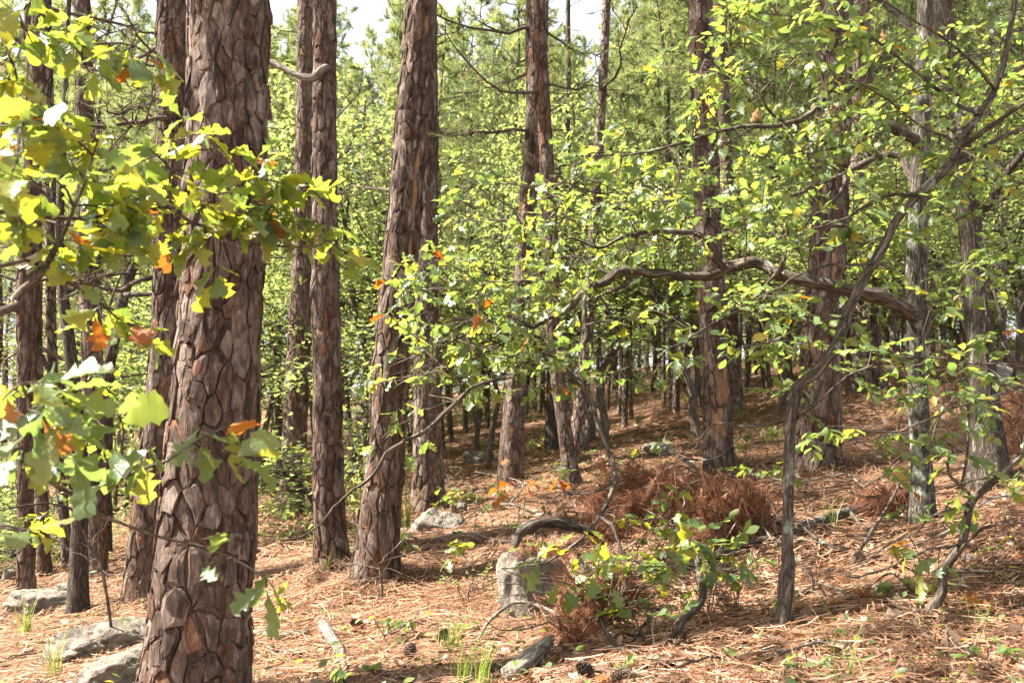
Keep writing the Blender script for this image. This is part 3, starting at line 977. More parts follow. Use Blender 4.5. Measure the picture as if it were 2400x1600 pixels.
T['F'] = pine([(1346, 1134, 40), (1331, 1060, 37), (1299, 800, 35), (1290, 540, 34), (1272, 200, 32), (1262, 0, 30)], 12,
     'narrow pine slanting up behind the pine with shaggy tufts', 8, 0, 0.045, 0.115, 0.010, crown=0, n_dead=4)
T['G'] = pine([(1344, 1085, 34), (1366, 895, 31), (1383, 695, 28), (1398, 450, 25), (1407, 300, 23), (1422, 0, 20)], 12,
     'thin grey pine leaning away from the tufted pine', 9, 0, 0.035, None, 0.006, crown=1, n_dead=3)
T['H'] = pine([(1690, 1115, 76), (1684, 1040, 70), (1676, 880, 66), (1662, 600, 62), (1652, 300, 60), (1641, 0, 58)], 15,
     'pine with a big bare orange scar low on its trunk', 10, 130, 0.042, 0.095, 0.011,
     scars=[(-0.1, 0.9, 845, 955, 'dark orange bare wood above the pale wood'), (-0.7, 0.65, 950, 1040, 'bare pale orange wood')], crown=2, n_dead=2)
T['H2'] = pine([(1723, 965, 42), (1714, 800, 36), (1706, 500, 34), (1684, 0, 32)], 15,
     'dark pine close behind the scarred pine', 12, 0, 0.043, 0.095, 0.010, crown=0, n_dead=3)
T['I'] = pine([(1918, 1096, 100), (1922, 960, 96), (1928, 750, 88), (1950, 400, 80), (1960, 0, 74)], 16,
     'stout pine with pale plated bark and orange fungus-coloured patches behind the crooked sapling', 13, 130, 0.047, 0.105, 0.012,
     scars=[(-0.1, 0.6, 590, 690, 'orange patch of bare bark'), (-0.2, 0.35, 225, 300, 'orange patch of bare bark')], crown=3)
T['I'][1]['label'] = 'stout pale-barked pine crossed by the lichen covered limb and the crooked sapling'
T['J'] = pine([(2026, 922, 78), (2024, 800, 74), (2018, 560, 68), (2008, 0, 60)], 16,
     'thick grey-brown pine beyond the limb, standing between the stout pine and the lichen oak', 14, 0, 0.052, 0.12, 0.012, crown=1)
# pines at the left
T['P1'] = pine([(227, 1347, 47), (225, 1100, 47), (217, 900, 48), (212, 700, 46), (204, 400, 42), (193, 0, 38)], 14, 'slim pine beside the forked dead snag, seen through the oak sprays', 15, 0, 0.045, 0.11, 0.010, crown=2, n_dead=5)
T['P2'] = pine([(62, 1382, 40), (60, 1100, 36), (58, 850, 34), (60, 600, 34), (82, 300, 33), (95, 0, 34)], 13, 'narrow pine above the lichen streaked slab rock', 16, 0, 0.045, 0.11, 0.010, crown=3, n_dead=5)
T['P3'] = pine([(105, 1344, 30), (92, 1050, 28), (84, 800, 28), (84, 500, 27), (70, 0, 25)], 12, 'second narrow pine behind the lichen streaked slab rock', 17, 0, 0.045, 0.11, 0.009, crown=0, n_dead=5)
T['P4'] = pine([(160, 1325, 26), (140, 1100, 25), (120, 800, 25), (119, 450, 24), (110, 0, 22)], 12, 'straight young pine standing behind the thin bent oak', 18, 0, 0.04, None, 0.007, crown=1, n_dead=5)

# curved dead limb on the slim pine
b2 = T['B2'][0].base[1]
p = smooth_path(np.array([[*at(775, 158, b2), 0.022], [*at(755, 163, b2 - .1), 0.03], [*at(735, 182, b2 - .12), 0.027], [*at(705, 180, b2 - .1), 0.024], [*at(665, 160, b2 - .05), 0.02], [*at(625, 142, b2), 0.018], [*at(560, 120, b2 + .1), 0.012]]), 0.02)
o = new('branch', MB().tube(p[:, :3], p[:, 3], 10, 0, 0.35).mesh('branch', M['dead_wood']), T['B2'][1])
o['label'] = 'curved bare dead limb'

# ------------------------------------------------------------------ broad-leaved trees and saplings
def limb_pts(rows):
    """rows (px, py, depth, width px) -> points with radius"""
    return np.array([[*at(x, y, d), max(w, 1.5) / 2 / F * d] for x, y, d, w in rows])

def leafy(rt, limbs, clusters, style, mat, leaf_len, n_single, seed, bark='twig', brown=0.0, tilt=0.5, twig_r=0.003, brown_clusters=()):
    """limbs: arrays of (x,y,z,r); clusters: (centre, spread, number of leaves). Builds branches, twigs and leaves under rt."""
    r = np.random.default_rng(seed)
    samples, boughs = [], []
    for L in limbs:
        path = smooth_path(L, 0.03)
        n = len(path)
        wob = np.cumsum(r.normal(0, 1, (n, 3)), 0)
        wob -= wob[0] + (wob[-1] - wob[0]) * np.linspace(0, 1, n)[:, None]
        path[:, :3] += wob * 0.0035
        o = new('branch', MB().tube(path[:, :3], np.maximum(path[:, 3], 0.0016), 10 if path[:, 3].max() > 0.008 else 6, 0, 0.35).mesh('branch', M[bark]), rt)
        samples.append(path[:, :3])
        boughs.append((path[::3, :3], o))
    S = np.vstack(samples)
    tw = MB()
    pos, dr, nor, size = [], [], [], []
    for c, sp, nl in clusters:
        c = np.asarray(c, float)
        k = np.argmin(np.linalg.norm(S - c, axis=1) + r.uniform(0, 0.05, len(S)))
        dist = np.linalg.norm(S[k] - c)
        main = wiggly(S[k], c, max(4, int(dist / 0.06)), 0.07, r, -0.06)
        tw.tube(main, np.linspace(twig_r * 1.4, twig_r * 0.7, len(main)), 5)
        S = np.vstack([S, main[1:]]) if dist > 0.15 else S
        if style == 'oak':
            ns = max(1, int(round(nl / 4)))
            for q in range(ns):
                v = r.normal(0, 1, 3) * sp * np.array([0.75, 0.6, 0.5])
                if ns == 1: v *= 0.3
                tip = c + v
                st = main[r.integers(max(0, len(main) - 4), len(main))]
                sub = wiggly(st, tip, 5, 0.09, r, -0.05)
                tw.tube(sub, np.linspace(twig_r * 0.75, twig_r * 0.4, 5), 4)
                td = unit(sub[-1] - sub[-2])
                nn = max(1, int(round(nl / ns + r.uniform(-1, 1))))
                a0 = r.uniform(0, 6.28)
                for m in range(nn):
                    a = a0 + m * 2.4
                    side = unit(np.cross(td, [0, 0, 1.0]) + 1e-6)
                    up = np.cross(side, td)
                    d = unit(td * r.uniform(0.2, 0.9) + side * math.cos(a) * 0.95 + up * math.sin(a) * 0.5 + np.array([0, 0, -0.22]))
                    pos.append(sub[-1] - td * 0.012 * m + d * leaf_len * 0.1)
                    dr.append(d)
                    nor.append(np.array([0, 0, 1.0]) + r.normal(0, tilt, 3))
                    size.append(leaf_len * r.uniform(0.6, 1.2))
        else:
            per = 7
            for q in range(max(1, int(round(nl / per)))):
                v = r.normal(0, 1, 3) * sp * np.array([0.8, 0.7, 0.55])
                st = main[r.integers(0, len(main))]
                tip = c + v
                sub = wiggly(st, tip, 6, 0.08, r, -0.04)
                tw.tube(sub, np.linspace(twig_r * 0.7, twig_r * 0.35, 6), 4)
                L = np.linalg.norm(tip - st)
                for m in range(per):
                    t = 1 - m / per * min(1.0, 0.16 / max(L, 0.02))
                    i = min(int(t * 5), 4)
                    p = sub[i] + (sub[i + 1] - sub[i]) * (t * 5 - i)
                    td = unit(sub[i + 1] - sub[i])
                    side = unit(np.cross(td, [0, 0, 1.0]) + 1e-6) * (1 if m % 2 else -1)
                    d = unit(td * (0.75 if m else 2) + side * r.uniform(0.6, 1.0) + np.array([0, 0, r.uniform(-0.35, 0.15)]))
                    pos.append(p); dr.append(d)
                    nor.append(np.array([0, 0, 1.0]) + r.normal(0, tilt, 3))
                    size.append(leaf_len * r.uniform(0.6, 1.15))
    if tw.n:
        o = new('twigs', tw.mesh('twigs', M['twig']), rt)
        o['kind'] = 'stuff'
    pos = np.array(pos)
    mats = leaf_frames(pos, np.array(dr), np.array(nor), np.array(size))
    place_leaves(rt, pos, mats, style, mat, n_single, brown=brown, seed=seed, boughs=boughs)

def px_clusters(rows):
    return [(at(x, y, d), s / F * d, n) for x, y, d, s, n in rows]
def dense_line(rows):
    rows = np.array([q[:2] for q in rows], float)
    return np.vstack([rows[i] + (rows[i + 1] - rows[i]) * t for i in range(len(rows) - 1) for t in np.linspace(0, 1, 6)])
SLANT = dense_line([(1850, 1060), (1864, 912), (1912, 872), (1961, 805), (1986, 737), (2013, 678), (2048, 616), (2099, 520), (2220, 389), (2271, 303), (2333, 206), (2371, 52)])
WINDING = dense_line([(2152, 737), (2082, 702), (1961, 671), (1834, 640), (1765, 612), (1645, 633), (1471, 630), (1406, 664), (1333, 723), (1247, 767)])
def fill(x0, y0, x1, y1, d0, d1, total, per, spread, r, clear=()):
    """evenly scattered clusters inside a block of air"""
    out = []
    for k in range(max(1, int(total / per))):
        d = r.uniform(d0, d1)
        x, y = r.uniform(x0, x1), r.uniform(y0, y1)
        skip = False
        for line, gap, depth in clear:          # nothing grows close in front of these limbs
            if np.min(np.hypot(line[:, 0] - x, line[:, 1] - y)) < gap and d < depth:
                if depth + 0.15 < d1: d = r.uniform(depth + 0.15, d1 + 0.2)
                else: skip = True
        if not skip: out.append((at(x, y, d), spread, per))
    return out

# the young oak beside the camera: its sprays reach in from the left
rt = root('oak_sapling', (-1.95, 2.3, gz(-1.95, 2.3)), 'young oak with big lobed leaves, some turned orange, spreading in front of the massive pine', 'oak sapling')
tp = smooth_path(np.array([[-1.95, 2.3, gz(-1.95, 2.3) - 0.1, 0.045], [-1.9, 2.3, 0.9, 0.04], [-1.98, 2.35, 1.6, 0.034], [-1.85, 2.45, 2.6, 0.028], [-1.6, 2.8, 3.6, 0.02], [-1.45, 3.1, 4.6, 0.01]]), 0.05)
new('trunk', MB().tube(tp[:, :3], tp[:, 3], 14, 0, 0.25).mesh('trunk', M['oak_bark']), rt)
def stem(z): return [np.interp(z, tp[:, 2], tp[:, 0]), np.interp(z, tp[:, 2], tp[:, 1]), z, 0.012]
left_limbs = [
    np.vstack([stem(1.85), limb_pts([(-40, 75, 2.4, 11), (52, 107, 2.4, 9), (172, 112, 2.45, 7), (310, 107, 2.5, 5), (370, 150, 2.5, 3)])]),
    np.vstack([stem(1.45), limb_pts([(-60, 500, 2.3, 13), (80, 495, 2.4, 11), (220, 500, 2.5, 9), (344, 492, 2.6, 9), (403, 489, 2.62, 10), (448, 516, 2.64, 9), (516, 537, 2.68, 7), (603, 571, 2.7, 6), (730, 573, 2.7, 5), (771, 530, 2.7, 4), (800, 470, 2.7, 3)])]),
    np.vstack([stem(1.25), limb_pts([(-20, 735, 2.25, 22), (52, 685, 2.3, 19), (120, 626, 2.35, 15), (150, 560, 2.4, 11), (190, 450, 2.4, 7), (230, 330, 2.4, 4)])]),
    np.vstack([stem(1.25), limb_pts([(-20, 640, 2.3, 10), (100, 640, 2.4, 8), (200, 690, 2.45, 6), (300, 760, 2.5, 4)])]),
    np.vstack([stem(1.0), limb_pts([(-30, 1065, 1.95, 16), (86, 1132, 2.0, 13), (193, 1174, 2.1, 11), (213, 1198, 2.15, 10), (293, 1232, 2.2, 8), (413, 1270, 2.25, 7), (516, 1301, 2.3, 6), (578, 1335, 2.3, 4), (625, 1355, 2.3, 3)])]),
    limb_pts([(207, 1165, 2.12, 9), (258, 1132, 2.15, 8), (344, 1094, 2.2, 7), (424, 1060, 2.25, 6), (465, 1026, 2.3, 5), (520, 1005, 2.32, 4)]),
    limb_pts([(86, 1132, 2.0, 9), (60, 1040, 1.95, 7), (70, 960, 1.9, 5)]),
    limb_pts([(-20, 1235, 2.4, 7), (60, 1240, 2.4, 6), (140, 1270, 2.45, 4)]),
    limb_pts([(413, 1270, 2.25, 4), (490, 1262, 2.25, 3), (540, 1240, 2.25, 2)]),
    limb_pts([(465, 1028, 2.3, 4), (530, 1058, 2.3, 3), (575, 1070, 2.3, 2)]),
]
left_limbs += [np.array([[*stem(2.9)[:3], 0.016], [-0.9, 3.3, 3.5, 0.012], [-0.1, 3.9, 3.9, 0.009], [0.8, 4.3, 4.2, 0.005]]), np.array([[*stem(3.5)[:3], 0.013], [-1.0, 4.2, 4.1, 0.01], [-0.4, 5.2, 4.4, 0.006]]), np.array([[*stem(4.1)[:3], 0.01], [-0.7, 3.6, 4.8, 0.006], [0.2, 4.0, 5.1, 0.004]])]  # unseen upper limbs, added to carry the overhead leaves that shade the ground
left_clusters = px_clusters([
    (40, 20, 2.3, 60, 9), (60, 70, 2.3, 60, 9), (150, 90, 2.4, 50, 8), (250, 80, 2.5, 60, 13), (290, 120, 2.5, 50, 8), (340, 160, 2.5, 40, 9), (40, 190, 2.3, 45, 8), (60, 280, 2.2, 60, 11), (130, 320, 2.4, 60, 10), (190, 300, 2.4, 50, 8),
    (30, 400, 2.0, 50, 11), (110, 400, 2.3, 60, 11), (230, 440, 2.5, 60, 12), (130, 560, 2.4, 60, 12), (50, 520, 2.3, 40, 6), (260, 540, 2.5, 60, 10), (330, 450, 2.5, 50, 9), (400, 355, 2.7, 50, 9), (500, 350, 2.7, 55, 10), (590, 380, 2.7, 50, 9),
    (560, 450, 2.7, 60, 14), (640, 480, 2.7, 60, 14), (720, 440, 2.7, 45, 8), (770, 520, 2.7, 50, 9), (820, 600, 2.7, 35, 6), (400, 540, 2.6, 60, 10), (480, 580, 2.6, 45, 8), (510, 650, 2.6, 25, 4), (250, 720, 2.5, 55, 12), (330, 770, 2.5, 45, 10), (220, 650, 2.45, 45, 6),
    (50, 900, 1.9, 65, 8), (110, 990, 1.85, 75, 9), (220, 1040, 2.0, 65, 8), (330, 1090, 2.1, 45, 5), (60, 1090, 1.9, 60, 5), (470, 1045, 2.3, 40, 5), (540, 1000, 2.3, 30, 3), (590, 1075, 2.3, 35, 4), (60, 1240, 2.4, 50, 9), (540, 1245, 2.25, 12, 2), (470, 1330, 2.25, 20, 2), (625, 1375, 2.3, 20, 3),
    (90, 460, 2.35, 55, 9), (200, 380, 2.45, 50, 8), (300, 520, 2.5, 55, 9), (360, 480, 2.55, 45, 7), (450, 540, 2.62, 45, 7), (530, 500, 2.66, 45, 8), (740, 580, 2.7, 35, 6), (590, 450, 2.7, 45, 7), (20, 130, 2.3, 45, 7), (210, 170, 2.45, 40, 6),
    (430, 400, 2.7, 45, 6), (470, 470, 2.65, 50, 8), (600, 520, 2.7, 45, 8), (690, 520, 2.7, 40, 7), (540, 400, 2.7, 40, 6), (660, 430, 2.7, 40, 6), (350, 350, 2.6, 40, 6), (180, 480, 2.4, 50, 8), (300, 620, 2.5, 40, 6), (160, 930, 2.0, 50, 5), (280, 970, 2.1, 40, 4)])
r = np.random.default_rng(95)
for k in range(55):  # overhead leaves out of view, added to dapple the ground below
    x, y = r.uniform(-0.8, 1.4), r.uniform(3.0, 6.2)
    left_clusters.append((np.array([x, y, 1.75 + 0.43 * y + r.uniform(0, 1.3)]), 0.16, 8))
for k in range(36):  # more added clusters above the view, set to shade the lower right ground
    x, y = r.uniform(-2.2, -0.9), r.uniform(2.9, 4.4)
    left_clusters.append((np.array([x, y, max(1.85 + 0.43 * y, 2.8 + (-1.2 - x) * 1.03) + r.uniform(0, 0.9)]), 0.16, 8))
for k in range(14):  # nearer unseen clusters, likewise added for their shade
    x, y = r.uniform(-0.9, 0.3), r.uniform(1.8, 3.1)
    left_clusters.append((np.array([x, y, 1.8 + 0.43 * y + r.uniform(0, 1.2)]), 0.16, 8))
lowcl = [c for c in left_clusters if project(c[0])[1] > 840 and c[0][2] < 1.6]
lowid = {id(c) for c in lowcl}
leafy(rt, left_limbs[4:10], lowcl, 'oak', 'oak_leaf_green', 0.09, 100, 78, 'twig', 0.05, 0.6, 0.0028)
leafy(rt, left_limbs[:4] + left_limbs[10:], [(c[0], c[1], c[2] * 1.05) for c in left_clusters if id(c) not in lowid], 'oak', 'oak_leaf', 0.078, 200, 71, 'twig', 0.09, 0.6, 0.0028)

# the lichen oak with its long crooked limb
K = Trunk([(2166, 1234, 54), (2160, 1060, 48), (2150, 900, 50), (2152, 737, 50), (2148, 600, 46), (2160, 300, 44), (2168, 0, 36)], 7.0, 0.35)
kb = K.base[1]
rt = root('oak_tree', K.base, 'crooked oak with pale lichen on its bark and one long winding limb', 'oak tree')
new('trunk', K.mesh(M['oak_lichen'], 36, 0.3), rt)
d0 = kb
k_limbs = [
    limb_pts([(2172, 775, d0 + .03, 24), (2156, 745, d0, 38), (2082, 702, d0 - .15, 38), (2030, 688, d0 - .2, 34), (1961, 671, d0 - .2, 33), (1892, 657, d0 - .15, 31), (1834, 640, d0 - .1, 30), (1792, 619, d0, 28), (1765, 612, d0, 27), (1713, 621, d0 + .1, 27), (1645, 633, d0 + .1, 24), (1540, 633, d0 + .05, 23), (1471, 630, d0, 24), (1437, 647, d0, 22), (1406, 664, d0, 20), (1368, 685, d0, 17), (1333, 723, d0, 15), (1282, 743, d0 + .1, 13), (1247, 767, d0 + .1, 11), (1203, 795, d0 + .1, 9), (1120, 830, d0 + .1, 6), (1040, 870, d0 + .1, 4)]),
    limb_pts([(1690, 622, d0 + .1, 18), (1665, 590, d0 + .05, 17), (1635, 546, d0, 15), (1560, 540, d0, 13), (1506, 547, d0 - .05, 12), (1454, 558, d0 - .1, 10), (1403, 580, d0 - .1, 8), (1340, 560, d0 - .1, 6), (1260, 580, d0 - .1, 4)]),
    limb_pts([(1368, 685, d0, 13), (1366, 702, d0 - .05, 13), (1368, 743, d0 - .08, 13), (1375, 792, d0 - .1, 15), (1337, 822, d0 - .1, 13), (1316, 847, d0 - .1, 12), (1351, 888, d0 - .15, 11), (1385, 936, d0 - .2, 11), (1409, 995, d0 - .25, 11), (1437, 1060, d0 - .3, 11), (1447, 1112, d0 - .35, 11), (1437, 1150, d0 - .38, 10), (1406, 1208, d0 - .4, 9), (1351, 1274, d0 - .45, 7), (1310, 1301, d0 - .5, 6), (1247, 1325, d0 - .5, 5), (1175, 1332, d0 - .5, 4)]),
    limb_pts([(1316, 847, d0 - .1, 10), (1282, 830, d0 - .1, 9), (1237, 854, d0 - .15, 8), (1206, 885, d0 - .2, 7), (1120, 902, d0 - .25, 7), (1075, 933, d0 - .3, 10), (1041, 967, d0 - .3, 11), (993, 1012, d0 - .35, 10), (937, 1040, d0 - .4, 9), (903, 1067, d0 - .4, 9), (869, 1115, d0 - .4, 8), (838, 1143, d0 - .4, 7), (775, 1187, d0 - .4, 5), (740, 1232, d0 - .4, 4), (689, 1256, d0 - .4, 3), (620, 1260, d0 - .4, 2)]),
    limb_pts([(1406, 1208, d0 - .4, 8), (1440, 1236, d0 - .5, 8), (1462, 1290, d0 - .55, 7), (1520, 1330, d0 - .6, 6), (1600, 1355, d0 - .6, 4)]),
    limb_pts([(1462, 1290, d0 - .55, 6), (1487, 1370, d0 - .6, 5), (1480, 1440, d0 - .65, 4), (1400, 1525, d0 - .7, 3)]),
    limb_pts([(1447, 1112, d0 - .35, 7), (1400, 1150, d0 - .35, 6), (1330, 1156, d0 - .3, 4)]),
    limb_pts([(2160, 330, d0, 26), (2082, 290, d0 - .1, 22), (2040, 205, d0 - .1, 18), (1990, 195, d0 - .15, 16), (1945, 205, d0 - .2, 15), (1925, 225, d0 - .2, 14), (1893, 262, d0 - .2, 13), (1841, 289, d0 - .2, 12), (1770, 300, d0 - .2, 10), (1686, 310, d0 - .2, 9), (1600, 330, d0 - .2, 8), (1510, 355, d0 - .2, 6), (1351, 365, d0 - .2, 4)]),
    limb_pts([(1841, 289, d0 - .2, 9), (1800, 265, d0 - .2, 8), (1770, 215, d0 - .3, 7), (1690, 165, d0 - .35, 5)]),
    limb_pts([(2155, 470, d0, 20), (2099, 368, d0 + .1, 17), (2024, 382, d0 + .15, 15), (1979, 413, d0 + .15, 14), (1927, 427, d0 + .15, 12), (1875, 454, d0 + .15, 10), (1824, 465, d0 + .15, 7)]),
    limb_pts([(1979, 413, d0 + .15, 10), (1968, 458, d0 + .1, 10), (1920, 499, d0 + .1, 9), (1882, 530, d0 + .1, 7), (1820, 560, d0 + .1, 5)]),
    limb_pts([(1820, 650, d0 - .1, 10), (1840, 610, d0 - .3, 9), (1780, 690, d0 - .35, 8), (1700, 740, d0 - .4, 7), (1610, 800, d0 - .4, 5)]),
    limb_pts([(1247, 767, d0 + .1, 8), (1170, 740, d0, 8), (1100, 775, d0, 7), (1030, 810, d0, 5), (960, 840, d0, 4)]),
    limb_pts([(1437, 647, d0, 9), (1330, 600, d0 + .1, 7), (1250, 655, d0 + .1, 5), (1130, 640, d0 + .1, 4)]),
]
r = np.random.default_rng(90)
k_cl = []
for a in ((930, 640, 1330, 830, 160), (900, 780, 1330, 930, 170), (1080, 600, 1400, 720, 110), (1180, 440, 1640, 620, 190), (1330, 340, 1640, 470, 120), (1600, 120, 1950, 330, 150), (1640, 300, 1950, 520, 110), (1000, 420, 1180, 640, 70), (1440, 640, 1640, 900, 60), (900, 620, 1000, 720, 25), (880, 990, 1010, 1040, 12), (1290, 880, 1330, 960, 8)):
    k_cl += fill(*a[:4], d0 - 0.6, d0 + 0.55, a[4] * 1.75, 8, 0.12, r, ((WINDING, 48, d0 + 0.05),))
leafy(rt, k_limbs, k_cl, 'oak', 'oak_leaf_green', 0.066, 300, 72, 'oak_bark', 0.025, 0.6, 0.0032)

# dark oak
L = Trunk([(2318, 1132, 92), (2312, 1040, 78), (2300, 850, 62), (2282, 620, 54), (2262, 450, 50), (2232, 200, 48), (2205, 0, 46)], 9.0, 0.3)
rt = root('oak_tree', L.base, 'dark furrowed oak trunk leaning beyond the lichen oak', 'oak tree')
new('trunk', L.mesh(M['oak_dark'], 34, 0.25), rt)
lb = L.base[1]
r = np.random.default_rng(91)
l_cl = fill(1900, -60, 2500, 420, lb - 0.4, lb + 1.6, 380, 8, 0.16, r) + fill(2050, 420, 2420, 800, lb + 0.3, lb + 1.6, 120, 8, 0.16, r)
leafy(rt, [limb_pts([(2300, 500, lb, 22), (2380, 380, lb - .2, 18), (2460, 300, lb - .3, 12)]), limb_pts([(2232, 220, lb, 22), (2120, 60, lb + .3, 16), (2000, -60, lb + .6, 10)]), limb_pts([(2250, 330, lb, 16), (2330, 200, lb + .5, 10), (2400, 60, lb + .8, 6)]), limb_pts([(2290, 760, lb, 12), (2240, 690, lb + .4, 8), (2160, 640, lb + .9, 5)])],
      l_cl, 'oak', 'oak_leaf_green', 0.07, 60, 73, 'oak_dark', 0.02, 0.6, 0.004)

# crooked sapling with oval leaves
mrows = [(1830, 1472, 50), (1842, 1380, 42), (1846, 1250, 32), (1850, 1060, 29), (1856, 960, 29), (1864, 912, 30), (1888, 890, 32), (1912, 872, 31), (1938, 840, 30), (1961, 805, 30), (1986, 737, 28), (2013, 678, 27), (2048, 616, 26), (2082, 557, 26), (2099, 520, 25), (2151, 458, 24), (2220, 389, 23), (2271, 303, 22), (2333, 206, 19), (2371, 52, 15), (2390, -120, 11), (2400, -350, 5)]
mb_ = onground(1830, 1472)
md = mb_[1]
rt = root('berry_sapling', mb_, 'crooked grey sapling with small oval leaves and a bend at knee height', 'sapling')
rt['label'] = 'crooked grey sapling covered in small oval leaves, its stem slanting across the winding limb'
P = limb_pts([(x, y, md + 0.12 * min(1, max(0, (1472 - y) / 900)), w * 0.86) for x, y, w in mrows])
P[0, :3] = mb_; low = P[0].copy(); low[2] -= 0.08; low[3] *= 1.2
P = smooth_path(np.vstack([low, P]), 0.025)
new('trunk', MB().tube(P[:, :3], P[:, 3], 18, 0, 0.42).mesh('trunk', M['oak_bark']), rt)
dm = md + 0.1
m_limbs = [
    limb_pts([(2250, 345, dm, 14), (2320, 300, dm - .1, 13), (2420, 230, dm - .2, 10)]),
    limb_pts([(2230, 375, dm, 12), (2310, 340, dm, 12), (2420, 290, dm + .1, 9)]),
    limb_pts([(2290, 270, dm, 11), (2230, 235, dm + .1, 9), (2140, 165, dm + .1, 8), (2040, 90, dm + .1, 6), (1940, 70, dm + .1, 4)]),
    limb_pts([(2330, 210, dm, 9), (2260, 120, dm - .2, 7), (2160, 60, dm - .3, 5), (2060, 0, dm - .3, 4)]),
    limb_pts([(2151, 458, dm, 10), (2060, 470, dm + .1, 8), (1960, 520, dm + .15, 6), (1850, 560, dm + .2, 4)]),
    limb_pts([(2048, 616, dm, 8), (1960, 620, dm - .1, 6), (1860, 650, dm - .15, 5), (1740, 720, dm - .2, 3)]),
    limb_pts([(1986, 737, dm, 7), (1900, 760, dm - .1, 6), (1800, 800, dm - .2, 4), (1680, 840, dm - .2, 3)]),
    limb_pts([(1858, 990, dm, 12), (1905, 950, dm - .1, 10), (1927, 890, dm - .1, 9)]),
    limb_pts([(1905, 950, dm - .1, 7), (2000, 880, dm - .2, 6), (2070, 860, dm - .25, 5), (2160, 840, dm - .3, 5), (2260, 850, dm - .3, 4), (2400, 860, dm - .3, 3)]),
    limb_pts([(1855, 985, dm, 9), (1760, 1000, dm + .1, 7), (1680, 990, dm + .2, 6), (1630, 1050, dm + .3, 4)]),
    limb_pts([(2430, 900, dm - .4, 9), (2330, 930, dm - .4, 7), (2240, 960, dm - .45, 5), (2130, 1000, dm - .5, 4), (2020, 1010, dm - .5, 3)]),
    limb_pts([(2271, 303, dm, 8), (2200, 330, dm - .3, 6), (2100, 250, dm - .4, 5), (1990, 180, dm - .45, 4)]),
]
r = np.random.default_rng(92)
m_cl = []
for a in ((1700, -20, 2060, 130, 330), (1960, 60, 2400, 240, 380), (1880, 220, 2400, 400, 330), (1960, 380, 2400, 560, 290), (1700, 420, 2000, 600, 190), (1690, 560, 2080, 720, 300), (1650, 700, 1900, 880, 210), (1980, 560, 2400, 700, 130), (1820, 860, 2060, 1040, 90), (2020, 800, 2400, 920, 170), (2080, 900, 2400, 1100, 190), (2200, 540, 2400, 800, 110)):
    m_cl += fill(*a[:4], dm - 0.5, dm + 0.6, a[4] * 1.25, 14, 0.09, r, ((SLANT, 62, dm + 0.05), (WINDING, 55, d0)))
leafy(rt, m_limbs, m_cl, 'oval', 'berry_leaf', 0.052, 300, 74, 'oak_bark', 0.012, 0.55, 0.0022)

# small crooked oak sapling at the lower right
nb = onground(2172, 1450)
rt = root('oak_sapling', nb, 'thin S-curved sapling with dull green lobed leaves rising from the leaf litter', 'oak sapling')
nd = nb[1]
P = limb_pts([(2172, 1450, nd, 26), (2190, 1415, nd, 24), (2209, 1385, nd, 22), (2213, 1335, nd, 21), (2254, 1273, nd, 19), (2275, 1180, nd, 18), (2306, 1146, nd, 18), (2357, 1101, nd, 15), (2410, 1040, nd, 13), (2470, 900, nd, 9)])
low = P[0].copy(); low[2] -= 0.05
P = smooth_path(np.vstack([low, P]), 0.02)
new('trunk', MB().tube(P[:, :3], P[:, 3], 12, 0, 0.25).mesh('trunk', M['oak_bark']), rt)
n_limbs = [limb_pts([(2232, 1305, nd, 8), (2310, 1235, nd - .1, 6), (2400, 1225, nd - .2, 5)]), limb_pts([(2250, 1275, nd, 7), (2170, 1285, nd - .1, 6), (2060, 1330, nd - .1, 5), (1985, 1350, nd - .2, 4)]), limb_pts([(2213, 1335, nd, 10), (2280, 1335, nd - .05, 8), (2330, 1340, nd - .05, 5)]),
           limb_pts([(2280, 1170, nd, 7), (2225, 1110, nd - .1, 8), (2230, 1060, nd - .1, 6)]), limb_pts([(2275, 1180, nd, 6), (2200, 1205, nd - .1, 5), (2150, 1250, nd - .15, 4), (2060, 1290, nd - .2, 4), (1985, 1350, nd - .2, 3)])]
leafy(rt, n_limbs, px_clusters([(2330, 1120, nd - .05, 35, 6), (2370, 1150, nd - .1, 30, 5), (2240, 1160, nd - .1, 35, 5), (2260, 1220, nd, 30, 4), (2150, 1290, nd - .15, 35, 4), (2090, 1280, nd - .1, 30, 3), (2200, 1330, nd - .1, 35, 5), (2150, 1350, nd - .1, 25, 3), (2210, 1080, nd - .1, 20, 3), (2330, 1280, nd, 25, 2), (2180, 1210, nd - .1, 25, 3)]),
      'oak', 'oak_leaf', 0.075, 50, 75, 'oak_bark', 0.03, 0.6, 0.0022)

# thin bent oak at the left and the dead snag beside it
Q = Trunk([(183, 1436, 44), (186, 1250, 38), (190, 1060, 30), (180, 960, 30), (165, 820, 29), (148, 690, 26), (140, 560, 20), (150, 300, 14)], 6.5, 0.25)
rt = root('oak_tree', Q.base, 'thin bent oak with rough dark bark growing by the pale rocks', 'oak tree')
new('trunk', Q.mesh(M['oak_dark'], 22, 0.22), rt)
qd = Q.base[1]
r = np.random.default_rng(93)
leafy(rt, [limb_pts([(180, 960, qd, 16), (140, 900, qd - .1, 13), (75, 800, qd - .2, 9)]), limb_pts([(148, 690, qd, 12), (230, 650, qd + .2, 8), (330, 640, qd + .3, 5)]), limb_pts([(185, 1200, qd, 6), (120, 1180, qd - .1, 5), (0, 1195, qd - .2, 4)]), limb_pts([(145, 500, qd, 8), (60, 420, qd, 6), (-20, 380, qd, 5)])],
      fill(0, 860, 330, 1060, qd - .4, qd + .6, 90, 6, 0.12, r) + fill(0, 1100, 150, 1280, qd - .4, qd + .3, 40, 6, 0.1, r) + fill(-60, 300, 300, 520, qd - .5, qd + .8, 60, 6, 0.15, r), 'oak', 'oak_leaf', 0.08, 40, 76, 'oak_dark', 0.03, 0.6, 0.003)
